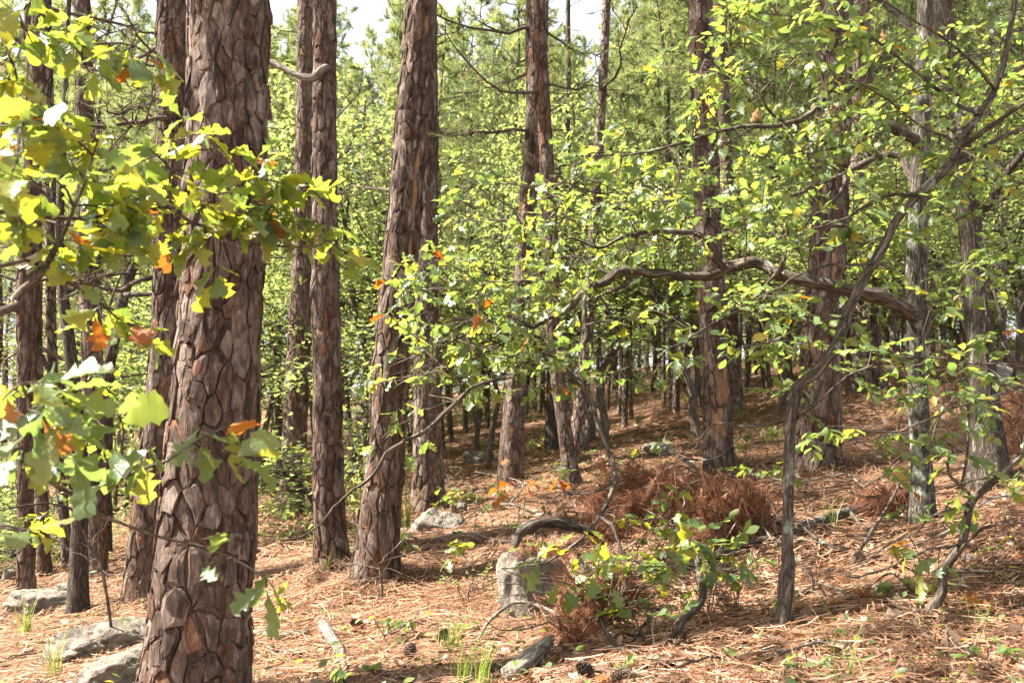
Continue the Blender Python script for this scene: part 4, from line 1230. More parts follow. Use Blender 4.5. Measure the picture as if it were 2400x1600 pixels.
sb = at(735 * 0 + 248, 1300, 8.9); sb[2] = gz(sb[0], sb[1])
rt = root('dead_snag', sb, 'forked dark dead trunk leaning beside the slim pine', 'dead tree')
P = smooth_path(limb_pts([(246, 1310, 8.9, 34), (248, 1100, 8.9, 30), (252, 900, 8.9, 28), (275, 760, 8.9, 26), (300, 660, 8.9, 24), (325, 600, 8.8, 16)]), 0.06)
P[0, 2] = sb[2] - 0.1
new('trunk', MB().tube(P[:, :3], P[:, 3], 12, 0, 0.25).mesh('trunk', M['oak_dark']), rt)
P = smooth_path(limb_pts([(292, 690, 8.9, 15), (330, 690, 8.7, 12), (372, 688, 8.6, 7)]), 0.05)
new('branch', MB().tube(P[:, :3], P[:, 3], 8, 0, 0.25).mesh('branch', M['oak_dark']), rt)
# second dark oak far behind the tufted pine
Q2 = Trunk([(1297, 1052, 34), (1296, 950, 32), (1300, 800, 28), (1316, 560, 24), (1320, 480, 20)], 6.0, 0.2)
rt = root('oak_tree', Q2.base, 'small dark oak squeezed between the tufted pine and the slanting pine', 'oak tree')
new('trunk', Q2.mesh(M['oak_dark'], 20, 0.2), rt)
r = np.random.default_rng(94)
qd = Q2.base[1]
leafy(rt, [limb_pts([(1310, 620, qd, 12), (1210, 560, qd - .3, 10), (1150, 555, qd - .4, 9), (1080, 560, qd - .5, 7)]), limb_pts([(1318, 520, qd, 10), (1400, 420, qd, 8), (1440, 330, qd, 5)])],
      fill(1040, 300, 1560, 700, qd - .8, qd + 1.0, 330, 8, 0.2, r), 'oak', 'oak_leaf_far', 0.09, 0, 77, 'oak_dark', 0.0, 0.6, 0.005)

# ------------------------------------------------------------------ trees farther off: a few of each kind built, then copied
def far_pine(k):
    r = np.random.default_rng(500 + k)
    t = new('pine_tree', None)
    h = 9.0
    p = wiggly((0, 0, -0.2), (r.uniform(-0.4, 0.4), r.uniform(-0.4, 0.4), h), 14, 0.02, r)
    new('trunk', MB().tube(p, np.linspace(0.06, 0.012, 14), 8, 0, 0.1).mesh('trunk', M['pine_bark']), t, False)
    wood, mb = MB(), MB()
    for i in range(34):                                   # dead lower twigs
        z = r.uniform(0.8, 4.5)
        a = r.uniform(0, 6.28)
        L = r.uniform(0.3, 1.0)
        st = p[min(13, int(z / h * 13))]
        st = np.array([st[0], st[1], z])
        wood.tube(wiggly(st, st + np.array([math.cos(a), math.sin(a), r.uniform(-0.2, 0.4)]) * L, 5, 0.1, r), np.linspace(0.008, 0.003, 5), 4)
    lo = (0.3, 0.36, 0.45, 0.32, 0.5)[k]
    n = 36
    for i in range(n):
        f = lo + (1 - lo) * (i / (n - 1)) ** 0.85
        z = f * h
        L = (1.75 * (1 - f) ** 0.7 + 0.25) * r.uniform(0.6, 1.15)
        a = i * 2.4 + r.uniform(-0.5, 0.5)
        c = p[min(13, int(f * 13))]
        pp, tips, dirs = pine_limb((c[0], c[1], z), (math.cos(a), math.sin(a), r.uniform(0.05, 0.55)), L, 0.014, r, 5, 0.45, 0.97)
        for path, rad in pp[:5]: wood.tube(path[::2], rad[::2], 3)
        put_tufts(mb, tips, dirs, TUFT_FAR, r, (0.9, 1.5))
    o = new('crown', mb.mesh('crown', M['needles'], False), t, False)
    o = new('branches', wood.mesh('branches', M['twig']), t, False); o['kind'] = 'stuff'
    return t
def far_oak(k, n_leaf=2500, h=5.0, lo=0.42):
    r = np.random.default_rng(600 + k)
    t = new('oak_tree', None)
    p = wiggly((0, 0, -0.15), (r.uniform(-0.5, 0.5), r.uniform(-0.5, 0.5), h * 0.9), 12, 0.05, r)
    new('trunk', MB().tube(p, np.linspace(0.05, 0.012, 12), 8, 0, 0.15).mesh('trunk', M['oak_bark']), t, False)
    wood, mb = MB(), MB()
    ends = []
    for i in range(26):
        f = r.uniform(lo, 0.95)
        c = p[min(11, int(f * 11))]
        a = i * 2.4 + r.uniform(-0.6, 0.6)
        L = (1.6 * (1 - abs(f - 0.45)) + 0.2) * r.uniform(0.5, 1.1) * h / 5
        b = wiggly(c, c + np.array([math.cos(a), math.sin(a), r.uniform(-0.1, 0.6)]) * L, 7, 0.08, r)
        wood.tube(b, np.linspace(0.016, 0.004, 7), 4)
        for q in range(5):
            s = b[r.integers(2, 7)]
            e = s + r.normal(0, 0.28, 3) * np.array([1, 1, 0.7])
            wood.tube(wiggly(s, e, 4, 0.1, r), np.linspace(0.005, 0.002, 4), 3)
            ends.append(e)
    ends = np.array(ends)
    sel = r.integers(0, len(ends), n_leaf)
    pos = ends[sel] + r.normal(0, 0.13, (n_leaf, 3))
    d = r.normal(0, 1, (n_leaf, 3)) * np.array([1, 1, 0.45]) + np.array([0, 0, -0.2])
    mats = leaf_frames(pos, d, np.array([0, 0, 1.0]) + r.normal(0, 0.55, (n_leaf, 3)), r.uniform(0.05, 0.095, n_leaf))
    var = r.integers(0, 3, n_leaf)
    for q in range(3):
        s = var == q
        stamp(mb, LOWOAK[q], pos[s], mats[s], r.uniform(0, 1, s.sum()))
    new('crown', mb.mesh('crown', M['oak_leaf_far']), t, False)
    o = new('branches', wood.mesh('branches', M['oak_bark']), t, False); o['kind'] = 'stuff'
    return t

FP = [far_pine(k) for k in range(5)]
FO = [far_oak(k) for k in range(4)]
BO = [far_oak(10 + k, 3000, 5.0, 0.16) for k in range(2)]
SH = [far_oak(20 + k, 800, 1.3, 0.05) for k in range(3)]
used = set()
def plant(protos, k, x, y, sx, sz, label, cat, group, name=None):
    o = protos[k]
    if (id(protos), k) in used: o = copy_tree(o)
    used.add((id(protos), k))
    o.location = (x, y, float(gz(x, y)))
    o.rotation_euler = (random.uniform(-0.03, 0.03), random.uniform(-0.03, 0.03), random.uniform(0, 6.28))
    o.scale = (sx, sx, sz)
    if name: o.name = name
    return tag(o, label, cat, group)

TOPX = [-400, 0, 300, 600, 760, 900, 1050, 1200, 1350, 1500, 1620, 1750, 2400, 2900]
TOPY = [80, 60, 110, 90, 60, 120, 90, 80, 160, 60, -150, -350, -500, -500]
taken = []
def spot(px0, px1, y0, y1, gap):
    for _ in range(60):
        y = random.uniform(y0, y1)
        px = random.uniform(px0, px1)
        x = (px - CX) / F * y
        if all((x - a) ** 2 + (y - b) ** 2 > gap * gap for a, b in taken):
            break
    taken.append((x, y))
    return px, x, y
# thicket of thin young pines
for i in range(160):
    px, x, y = spot(900, 2600, 13.5, 30, 0.45)
    h = max(4.0, float(gz(x, y)) * 0 + (1004 - np.interp(px, TOPX, TOPY)) / F * y + 1.17 - float(gz(x, y)) + random.uniform(-1.2, 1.2))
    h = min(h, 11)
    plant(FP, i % 5, x, y, random.uniform(0.55, 0.95), h / 9.0, 'thin dark-stemmed young pine in the dense thicket beyond the slope', 'pine tree', 'young pines of the distant thicket')
# taller pines whose crowns close the view
for i in range(70):
    px, x, y = spot(-150, 2800, 24, 46, 1.6)
    h = max(5.0, (1004 - np.interp(px, TOPX, TOPY)) / F * y + 1.17 - float(gz(x, y)) + random.uniform(-3.0, 2.0))
    plant(FP, i % 5, x, y, 1.3 * random.uniform(0.9, 1.3), min(h, 15) / 9.0, 'full-crowned pine at the back of the forest', 'pine tree', 'pines closing the view at the back')
# pines of the left side
for i in range(44):
    px, x, y = spot(-40, 1150, 14, 28, 1.2)
    h = max(4.0, (1004 - np.interp(px, TOPX, TOPY)) / F * y + 1.17 - float(gz(x, y)) + random.uniform(-1.5, 2.0))
    plant(FP, i % 5, x, y, random.uniform(0.8, 1.2), min(h, 11) / 9.0, 'young pine on the lower side of the slope', 'pine tree', 'young pines on the lower side of the slope')
# understorey oaks
for i in range(34):
    px, x, y = spot(600, 2500, 10.5, 20, 1.0)
    h = random.uniform(3.0, 5.5)
    plant(FO, i % 4, x, y, random.uniform(0.7, 1.1), h / 5.0, 'slender understorey oak with bright yellow-green leaves among the thicket', 'oak tree', 'understorey oaks among the thicket')
for i in range(16):
    px, x, y = spot(120, 700, 12, 24, 1.2)
    plant(FO, i % 4, x, y, random.uniform(0.7, 1.1), random.uniform(2.5, 4.5) / 5.0, 'leafy understorey oak behind the pines on the lower slope', 'oak tree', 'understorey oaks on the lower slope')
# bushy oaks at the back of the thicket
for i in range(30):
    px, x, y = spot(-300, 2800, 30, 44, 1.4)
    plant(BO, i % 2, x, y, random.uniform(1.0, 1.5), random.uniform(0.7, 1.3), 'bushy green oak low behind the distant trunks', 'oak tree', 'bushy oaks at the back of the thicket')
for i in range(34):
    px, x, y = spot(900, 2050, 33, 48, 1.2)
    plant(BO, i % 2, x, y, random.uniform(1.3, 1.8), random.uniform(1.0, 1.6), 'bushy green oak low behind the distant trunks', 'oak tree', 'bushy oaks at the back of the thicket')
for i in range(16):
    px, x, y = spot(1850, 2800, 17, 27, 1.2)
    plant(BO, i % 2, x, y, random.uniform(0.9, 1.3), random.uniform(0.7, 1.1), 'bushy green oak low behind the distant trunks', 'oak tree', 'bushy oaks at the back of the thicket')
# shrubs
for i in range(40):
    px, x, y = spot(*((-200, 1000) if i < 24 else (1000, 2500)), *((8.5, 22) if i < 24 else (14, 24)), 0.8)
    plant(SH, i % 3, x, y, random.uniform(0.5, 1.1), random.uniform(0.4, 1.0), 'knee-high leafy shrub growing from the needle-covered slope', 'shrub', 'low shrubs on the slope', 'shrub')

# ------------------------------------------------------------------ rocks
import bmesh
def rock(px, py, w, h, deep, label, seed, boxy=0.55, yaw=0.0, sink=0.3):
    """px,py: middle of its foot in the photograph; w,h in pixels; deep in metres"""
    g = onground(px, py)
    k = g[1] / F
    bm = bmesh.new()
    bmesh.ops.create_icosphere(bm, subdivisions=5, radius=1.0)
    V = np.array([v.co[:] for v in bm.verts])
    r = np.random.default_rng(seed)
    pw = 2.0 / boxy
    V = V / (np.sum(np.abs(V) ** pw, 1) ** (1 / pw))[:, None]
    for _ in range(9):                                   # broken faces
        n = unit(r.normal(size=3) * np.array([1, 1, 0.8]))
        lim = r.uniform(0.62, 0.95)
        d = V @ n
        V = V - np.maximum(d - lim, 0)[:, None] * n * 0.92
    nn = unit(V)
    crack = np.clip(0.12 - np.abs(fbm(V * 2.2 + seed + 9, 3)), 0, 1)
    V = V + nn * (0.20 * fbm(V * 1.3 + seed, 3) + 0.10 * fbm(V * 5 + seed, 4) - 0.55 * crack)[:, None]
    lay = vn(np.stack([V[:, 0] * 0.6, V[:, 1] * 0.6, V[:, 2] * 7 + seed], -1))
    V[:, :2] *= (1 + 0.05 * lay)[:, None]
    V = V * np.array([w * k / 2, deep / 2, h * k * (0.5 + sink)])
    c, s_ = math.cos(yaw), math.sin(yaw)
    V = np.stack([V[:, 0] * c - V[:, 1] * s_, V[:, 0] * s_ + V[:, 1] * c, V[:, 2] - V[:, 2].max() + h * k], -1)
    f = np.array([[v.index for v in x.verts] for x in bm.faces])
    bm.free()
    o = new('rock', MB().add(V, f).mesh('rock', M['rock']))
    o.location = (g[0], g[1] + deep * 0.4, g[2])
    return tag(o, label, 'rock'), g
rock(62, 1440, 140, 50, 0.4, 'layered grey slab rock with lichen streaks at the foot of the narrow pine', 1, 0.5, 0.35)
rock(160, 1552, 150, 66, 0.45, 'pale bleached outcrop of rock rising from the needles in front of the thin bent oak', 2, 0.5, 0.2)
rock(280, 1520, 150, 60, 0.4, 'long low ledge of rock running behind the massive pine', 3, 0.5, 0.15)
rock(225, 1625, 180, 76, 0.42, 'rounded pale boulder with grey stains beside the massive pine', 4, 0.65, -0.2)
rock(148, 1398, 50, 32, 0.2, 'small white stone by the foot of the thin bent oak', 5)
rock(1022, 1248, 125, 56, 0.35, 'half-buried dark rock under needles at the foot of the dark pine', 6, 0.6)
rock(10, 1362, 36, 28, 0.2, 'small round stone beside the layered slab rock', 7)
rock(1075, 1200, 40, 25, 0.2, 'dark little stone behind the half-buried rock', 8)
rock(1545, 1065, 70, 30, 0.3, 'low pale stone in the grass on the open slope', 9)
rock(1120, 1085, 75, 30, 0.3, 'flat grey stone near the foot of the tufted pine', 10)
rock(2330, 905, 130, 55, 0.5, 'pale flat stone on the rise behind the dark furrowed oak', 11)
_, bg = rock(1250, 1436, 160, 138, 0.34, 'block-shaped boulder with a flat needle-covered top and pale mottled sides', 12, 0.27, 0.1, 0.75)

# ------------------------------------------------------------------ dead wood
def lying(name, label, cat, paths, mat, seg=10, rough=0.35, group=None):
    """paths: lists of (px, py, width px, lift m) laid on the ground"""
    built, base = [], None
    for rows in paths:
        pts = []
        for px, py, w, lift in rows:
            g = onground(px, py)
            rr = w / 2 / F * g[1]
            pts.append([g[0], g[1], g[2] + rr * 0.6 + lift, rr])
        built.append(np.array(pts))
    base = built[0][0, :3].copy()
    rt = root(name, base, label, cat, group)
    for i, P in enumerate(built):
        P = smooth_path(P, 0.025)
        tip = P[-1:].copy(); tip[:, 3] = 0.001
        head = P[:1].copy(); head[:, 3] = 0.001
        P = np.vstack([head, P, tip])
        new('stem' if i == 0 else 'fork', MB().tube(P[:, :3], P[:, 3], seg, 0, rough).mesh('stem', M[mat]), rt)
    return rt
lying('fallen_log', 'pale barkless forked log lying in the needles beside the massive pine', 'log', [[(584, 1488, 18, 0), (650, 1494, 19, 0), (723, 1486, 15, 0)], [(755, 1482, 22, 0.03), (775, 1510, 24, 0.02), (800, 1548, 20, 0.01), (760, 1580, 12, 0)], [(800, 1548, 14, 0.01), (815, 1600, 10, 0)]], 'dead_wood')
lying('rotten_log', 'short rotting grey log tapering upwards by the pine cones', 'log', [[(1195, 1600, 46, 0), (1235, 1572, 42, 0.01), (1275, 1548, 30, 0.04), (1294, 1533, 16, 0.06)]], 'dead_wood', 14, 0.6)
lying('fallen_log', 'dark fallen log slanting up to the lichen oak', 'log', [[(1866, 1256, 22, 0.02), (1940, 1235, 24, 0.03), (2013, 1216, 22, 0.04), (2137, 1178, 16, 0.05)], [(1990, 1222, 10, 0.05), (2030, 1250, 8, 0.02), (2080, 1262, 5, 0.01)]], 'oak_bark')
lying('fallen_log', 'thin fallen log pointing at the foot of the crooked sapling', 'log', [[(1596, 1340, 15, 0.01), (1700, 1306, 17, 0.02), (1812, 1270, 14, 0.02)]], 'oak_bark')
lying('fallen_branch', 'bare curved branch sagging to the ground in front of the dead needle bough', 'branch', [[(1351, 1400, 8, 0.22), (1399, 1476, 10, 0.10), (1420, 1512, 11, 0.05), (1465, 1536, 13, 0.01), (1558, 1522, 13, 0.02), (1605, 1494, 15, 0.06), (1648, 1466, 17, 0.10), (1641, 1428, 15, 0.14), (1631, 1402, 12, 0.18)], [(1465, 1536, 7, 0.01), (1510, 1500, 6, 0.06), (1555, 1475, 4, 0.1)]], 'oak_dark')
lying('fallen_branch', 'grey twig arching over the needles before the block-shaped boulder', 'branch', [[(1020, 1530, 5, 0), (1110, 1513, 6, 0.01), (1144, 1492, 8, 0.06), (1189, 1470, 9, 0.09), (1224, 1466, 9, 0.1), (1299, 1475, 8, 0.07), (1355, 1480, 6, 0.01)]], 'dead_wood')
lying('fallen_branch', 'dark knobbly stick lying flat below the grass tufts', 'branch', [[(890, 1582, 18, 0), (938, 1590, 15, 0), (1017, 1582, 8, 0)]], 'oak_dark')
lying('fallen_branch', 'dark dead branch slanting down through the rust-red bough towards the crooked sapling', 'branch', [[(1560, 1095, 9, 0.16), (1600, 1120, 9, 0.14), (1679, 1168, 9, 0.1), (1765, 1210, 8, 0.07), (1836, 1250, 6, 0.03)], [(1600, 1120, 5, 0.14), (1680, 1140, 5, 0.2), (1740, 1120, 3, 0.3)]], 'oak_dark')
lying('fallen_branch', 'pale bare twig curving beside the S-curved sapling', 'branch', [[(2400, 1215, 7, 0.1), (2320, 1225, 6, 0.1), (2240, 1268, 6, 0.06), (2170, 1290, 4, 0.04), (2080, 1300, 3, 0.01)], [(2240, 1268, 4, 0.06), (2300, 1300, 3, 0.02)]], 'dead_wood')
lying('fallen_branch', 'straight grey stick propped in the leaf litter between the two saplings', 'branch', [[(1985, 1350, 6, 0.0), (2030, 1300, 8, 0.06), (2085, 1240, 8, 0.12), (2120, 1190, 5, 0.18)]], 'oak_bark')
r = np.random.default_rng(61)
for i in range(30):                                  # brushwood
    px, py = (r.uniform(1450, 2380), r.uniform(1120, 1480)) if i < 22 else (r.uniform(950, 1350), r.uniform(1130, 1300))
    a = r.uniform(-0.5, 0.5) + (math.pi if r.uniform() < 0.5 else 0)
    step = r.uniform(35, 90)
    w0 = r.uniform(4, 9)
    rows = []
    for k in range(5):
        rows.append((px, max(py, 1040), w0 * (1 - 0.17 * k), r.uniform(0.0, 0.02) + (0.09 * r.uniform(0, 1) if k in (2, 3) else 0)))
        a += r.normal(0, 0.3)
        px += math.cos(a) * step; py += math.sin(a) * step * 0.45
    k = rows[2]
    side = [k, (k[0] + r.uniform(-60, 60), max(k[1] + r.uniform(-25, 25), 1040), k[2] * 0.5, k[3] + r.uniform(0.02, 0.15)), (k[0] + r.uniform(-110, 110), max(k[1] + r.uniform(-40, 30), 1040), 2.0, k[3] + r.uniform(0.02, 0.22))]
    grey = i % 2
    lying('fallen_branch', ('bare brown dead branch among the brushwood strewn over the slope', 'bleached grey dead branch among the brushwood strewn over the slope')[grey], 'branch', [rows, side], ('oak_bark', 'dead_wood')[grey], 7, 0.3, ('brown branches of the brushwood', 'bleached branches of the brushwood')[grey])
# curved limb resting on the boulder
bd = bg[1] + 0.12
P = smooth_path(limb_pts([(1208, 1282, bd - .06, 10), (1212, 1258, bd, 24), (1226, 1240, bd + .04, 27), (1262, 1226, bd + .08, 23), (1300, 1222, bd + .1, 28), (1345, 1234, bd + .12, 25), (1392, 1246, bd + .14, 18)]), 0.02)
P = np.vstack([[*P[0, :3], 0.002], P, [*P[-1, :3], 0.002]])
rt = root('dead_limb', P[0, :3], 'short curved dead limb with broken end resting on the block-shaped boulder', 'branch')
new('stem', MB().tube(P[:, :3], P[:, 3], 14, 0, 0.6).mesh('stem', M['oak_dark']), rt)

# boughs of dead rust-red needles
def bough(boxes, label, seed, n, name='dead_pine_bough'):
    r = np.random.default_rng(seed)
    rt = None
    wood, mb = MB(), MB()
    for (x0, y0, x1, y1, share) in boxes:
        g = onground((x0 + x1) / 2, y1)
        k = g[1] / F
        if rt is None: rt = root(name, g, label, 'dead bough')
        tips, dirs = [], []
        for i in range(int(n * share)):
            x = r.uniform(x0, x1)
            f = r.uniform(0, 1) ** 1.05
            y = y1 + (y0 - y1) * f
            p = at(x, y, g[1] + r.uniform(-0.08, 0.22))
            p[2] = max(p[2], gz(p[0], p[1]) + 0.03)
            a = r.uniform(0, 6.28)
            d = np.array([math.cos(a), math.sin(a), r.uniform(-0.9, 0.25)])
            tips.append(p); dirs.append(d)
            st = at((x0 + x1) / 2 + r.normal(0, (x1 - x0) * 0.12), y0 + (y1 - y0) * 0.45, g[1] + 0.1)
            if r.uniform() < 0.35:
                e = p + np.array([math.cos(a), math.sin(a), 0.25]) * r.uniform(0.1, 0.4)
                e[2] = max(e[2], gz(e[0], e[1]) + 0.02)
                wood.tube(wiggly(p, e, 6, 0.1, r), np.linspace(0.004, 0.0015, 6), 4)
            if r.uniform() < 0.45: wood.tube(wiggly(st, p, 6, 0.06, r, -0.05), np.linspace(0.006, 0.003, 6), 4)
        put_tufts(mb, tips, dirs, TUFT_DEAD, r, (0.55, 0.95))
    o = new('dead_needles', mb.mesh('dead_needles', M['dead_needles'], False), rt); o['kind'] = 'stuff'
    o = new('twigs', wood.mesh('twigs', M['twig']), rt); o['kind'] = 'stuff'
bough([(1410, 1085, 1600, 1220, 0.5), (1380, 1150, 1520, 1265, 0.25), (1530, 1110, 1680, 1230, 0.25)], 'heap of rust-red dead pine needles on a broken bough near the scarred pine', 1, 270)
bough([(1330, 1350, 1500, 1440, 0.6), (1300, 1410, 1430, 1490, 0.4)], 'rust-red bough of dead needles slumped against the block-shaped boulder', 2, 170)
bough([(1650, 1120, 1790, 1270, 1.0)], 'dead pine bough fanning out rust-red needles beside the crooked sapling', 3, 120)
bough([(2020, 1140, 2150, 1215, 1.0)], 'small drooping bough of dead needles at the foot of the lichen oak', 4, 30)
bough([(2330, 920, 2420, 1060, 1.0)], 'brown dead needle bough caught beside the dark furrowed oak', 5, 40)
bough([(1290, 1165, 1360, 1240, 1.0)], 'single upright spray of dead pine needles behind the boulder', 6, 12)
# needles on top of the boulder
r = np.random.default_rng(33)
mb = MB()
tips = [at(r.uniform(1195, 1345), r.uniform(1272, 1300), bg[1] + r.uniform(0.0, 0.22)) for _ in range(34)]
put_tufts(mb, tips, r.normal(0, 1, (34, 3)) * np.array([1, 1, 0.08]), TUFT_DEAD, r, (0.3, 0.5))
o = new('needle_mat', mb.mesh('needle_mat', M['dead_needles'], False)); tag(o, 'mat of fallen needles lying on top of the block-shaped boulder', 'needle mat', kind='stuff')

# ------------------------------------------------------------------ seedlings, herbs and grass
def seedling(px, py, top, w, n, style, mat, leaf, label, seed, brown=0.0, n_single=999, stems=3, cat='seedling', name='seedling', tilt=0.55, spread=None):
    """px,py: foot; top: pixel rows it rises; w: pixel width of its leaves"""
    g = onground(px, py)
    d = g[1]; k = d / F
    r = np.random.default_rng(seed)
    rt = root(name, g, label, cat)
    limbs, cl = [], []
    per = max(1, n // stems)
    for i in range(stems):
        ex = px + r.uniform(-0.5, 0.5) * w
        ey = py - top * r.uniform(0.55, 1.0)
        tipp = at(ex, ey, d + r.uniform(-0.5, 0.5) * w * k * 0.6)
        mid = (g + tipp) / 2 + np.array([0, 0, 0.1 * top * k]) + r.normal(0, 0.02, 3)
        limbs.append(np.array([[*(g - np.array([0, 0, 0.02])), 0.0024], [*mid, 0.0018], [*tipp, 0.0012]]))
        cl.append((tipp, (w * k * 0.22) if spread is None else spread, per))
    leafy(rt, limbs, cl, style, mat, leaf, n_single, seed, 'twig', brown, tilt, 0.0013)
    return rt
seedling(1120, 1395, 150, 170, 26, 'oak', 'oak_leaf', 0.06, 'yellow-green oak seedling leaning over in front of the half-buried rock', 201, stems=5)
seedling(1430, 1470, 200, 320, 84, 'oak', 'oak_leaf', 0.085, 'broad-leaved oak seedling growing out of the rust-red bough by the boulder', 202, stems=14)
seedling(1545, 1330, 140, 170, 32, 'oak', 'oak_leaf', 0.075, 'dark green oak seedling between the two rust-red boughs', 203, stems=5)
seedling(1660, 1450, 190, 230, 98, 'oval', 'berry_leaf', 0.066, 'leafy seedling with long drooping pointed leaves above the sagging branch', 204, stems=8)
seedling(1800, 1445, 70, 70, 6, 'oak', 'oak_leaf', 0.085, 'three pale oak leaves on a sprout against the crooked sapling', 205, stems=1)
seedling(1800, 1180, 100, 130, 18, 'oak', 'oak_leaf', 0.075, 'dark green oak sprout behind the crooked sapling', 206, stems=4)
seedling(700, 1235, 230, 140, 34, 'oak', 'oak_leaf', 0.085, 'bright oak seedling between the massive pine and the slim pine', 207, stems=6)
seedling(735, 1215, 400, 90, 14, 'oak', 'oak_leaf', 0.08, 'tall whip of yellow oak leaves in front of the reddish pine', 208, stems=2)
seedling(1095, 1420, 80, 120, 70, 'oval', 'berry_leaf', 0.022, 'low herb with tiny pale leaves beside the boulder', 209, stems=9, n_single=0, cat='herb', name='herb')
seedling(1570, 1290, 70, 130, 84, 'oval', 'berry_leaf', 0.02, 'creeping herb with tiny round leaves under the dead boughs', 210, stems=10, n_single=0, cat='herb', name='herb')
seedling(1520, 1510, 110, 80, 110, 'oval', 'berry_leaf', 0.02, 'feathery pale green cedar seedling behind the sagging branch', 211, stems=9, n_single=0, cat='seedling', name='seedling')
seedling(1215, 1345, 270, 190, 22, 'oak', 'oak_leaf', 0.075, 'spindly sprig of withered orange oak leaves standing behind the boulder, before the tufted pine', 212, brown=1.0, stems=6, spread=0.05)
seedling(1490, 1010, 110, 150, 30, 'oak', 'oak_leaf', 0.07, 'open leafy oak sprout on the sunny slope before the distant thicket', 213, stems=6)
seedling(1330, 1170, 110, 110, 56, 'oval', 'berry_leaf', 0.04, 'fine-leaved sprout at the foot of the slanting pine', 214, stems=6, n_single=0)
seedling(1225, 1110, 90, 140, 42, 'oval', 'berry_leaf', 0.045, 'light green bushy sprout at the foot of the tufted pine', 215, stems=6, n_single=0)
seedling(2080, 1420, 60, 90, 12, 'oval', 'berry_leaf', 0.05, 'small leafy sprout in the litter between the two saplings', 216, stems=3)
seedling(1450, 1590, 30, 50, 8, 'oval', 'berry_leaf', 0.04, 'tiny sprout in the litter in front of the sagging branch', 217, stems=2)
seedling(1900, 1590, 70, 110, 14, 'oval', 'berry_leaf', 0.03, 'thin sprout with scattered leaves among the grass blades', 218, stems=4)
seedling(2330, 1590, 90, 130, 16, 'oval', 'berry_leaf', 0.04, 'weedy sprout beside the pale dead leaves in the litter', 219, stems=4)
seedling(850, 1360, 30, 40, 8, 'oak', 'oak_leaf', 0.05, 'small oak sprout at the foot of the leaning pine', 220, stems=2)
seedling(300, 1120, 240, 200, 60, 'oak', 'oak_leaf', 0.07, 'bright leafy sapling behind the massive pine on the lower slope', 221, stems=9, n_single=0)
# bare twiggy saplings
def bare(px, py, rows, label, seed):
    g = onground(px, py)
    rt = root('bare_sapling', g, label, 'sapling')
    r = np.random.default_rng(seed)
    P = limb_pts([(x, y, g[1], w) for x, y, w in rows])
    mb = MB()
    pp = smooth_path(P, 0.03)
    new('stem', mb.tube(pp[:, :3], pp[:, 3], 8, 0, 0.2).mesh('stem', M['twig']), rt)
    tw = MB()
    for i in range(9):
        j = r.integers(len(pp) // 3, len(pp))
        e = pp[j, :3] + unit(r.normal(0, 1, 3) * np.array([1, 0.6, 0.5]) + np.array([0, 0, 0.5])) * r.uniform(0.1, 0.35)
        tw.tube(wiggly(pp[j, :3], e, 6, 0.12, r), np.linspace(0.003, 0.001, 6), 4)
    o = new('twigs', tw.mesh('twigs', M['dead_wood']), rt); o['kind'] = 'stuff'
bare(266, 1525, [(266, 1530, 9), (258, 1450, 8), (246, 1370, 8), (235, 1320, 8), (210, 1280, 6), (195, 1240, 4)], 'bare spindly sapling stem in front of the thin bent oak', 1)
bare(897, 1410, [(896, 1412, 6), (893, 1350, 5), (885, 1320, 4), (870, 1300, 4), (850, 1270, 3)], 'bare forked twig standing before the leaning pine', 2)

def grass(px, py, n, h, label, seed, lean=0.5, group=None):
    g = onground(px, py)
    r = np.random.default_rng(seed)
    mb = MB()
    for i in range(n):
        a = r.uniform(0, 6.28)
        L = h * r.uniform(0.5, 1.1)
        b = r.normal(0, 0.02, 3) * np.array([1, 1, 0])
        o_ = np.array([math.cos(a), math.sin(a), 0])
        ln = lean * r.uniform(0.3, 1.3)
        side = np.array([-o_[1], o_[0], 0])
        V = []
        for t in (0, 0.35, 0.7, 1.0):
            p = b + o_ * L * ln * t ** 1.8 + np.array([0, 0, L * (t - 0.28 * ln * t ** 2.5)])
            w = 0.0022 * (1 - t * 0.85) * max(1, g[1] / 4)
            V += [p - side * w, p + side * w]
        mb.add(np.array(V), np.array([[0, 1, 3, 2], [2, 3, 5, 4], [4, 5, 7, 6]]), r.uniform(0, 1))
    o = new('grass_tuft', mb.mesh('grass_tuft', M['grass']))
    o.location = Vector(g.tolist())
    tag(o, label, 'grass tuft', group)
for i, (px, py, n, h, lb) in enumerate([(125, 1590, 26, 0.30, 'tall grass tuft between the pale outcrop and the rounded boulder'), (290, 1500, 22, 0.2, 'grass tuft on the ledge of rock by the bare sapling'), (60, 1490, 26, 0.25, 'leafy grass tuft below the layered slab rock'), (1060, 1520, 40, 0.16, 'bushy grass tuft at the end of the arching twig'),
                                        (1085, 1605, 34, 0.22, 'long green grass tuft beside the dark knobbly stick'), (1130, 1610, 26, 0.2, 'grass tuft touching the rotting grey log'), (955, 1240, 26, 0.4, 'tall feathery grass between the leaning pine and the dark pine'), (668, 1225, 20, 0.32, 'tall pale grass at the foot of the reddish pine'),
                                        (1737, 985, 14, 0.3, 'spiky grass tuft behind the scarred pine'), (1985, 1600, 10, 0.28, 'few tall yellow grass blades in the litter'), (2290, 1480, 16, 0.14, 'short grass tuft near the big brown leaves'), (1640, 1180, 14, 0.2, 'grass tuft by the dark dead branch'), (740, 1290, 20, 0.2, 'grass clump between the massive pine and the slim pine')]):
    grass(px, py, n, h, lb, 300 + i)
r = np.random.default_rng(44)
for i in range(40):
    y = r.uniform(5, 16); x = r.uniform(-0.42, 0.5) * y
    px, py, _ = project(np.array([x, y, gz(x, y)]))
    grass(float(px), float(py), 14, r.uniform(0.1, 0.25), 'small grass tuft scattered on the needle-covered slope', 340 + i, 0.7, 'small grass tufts scattered on the slope')

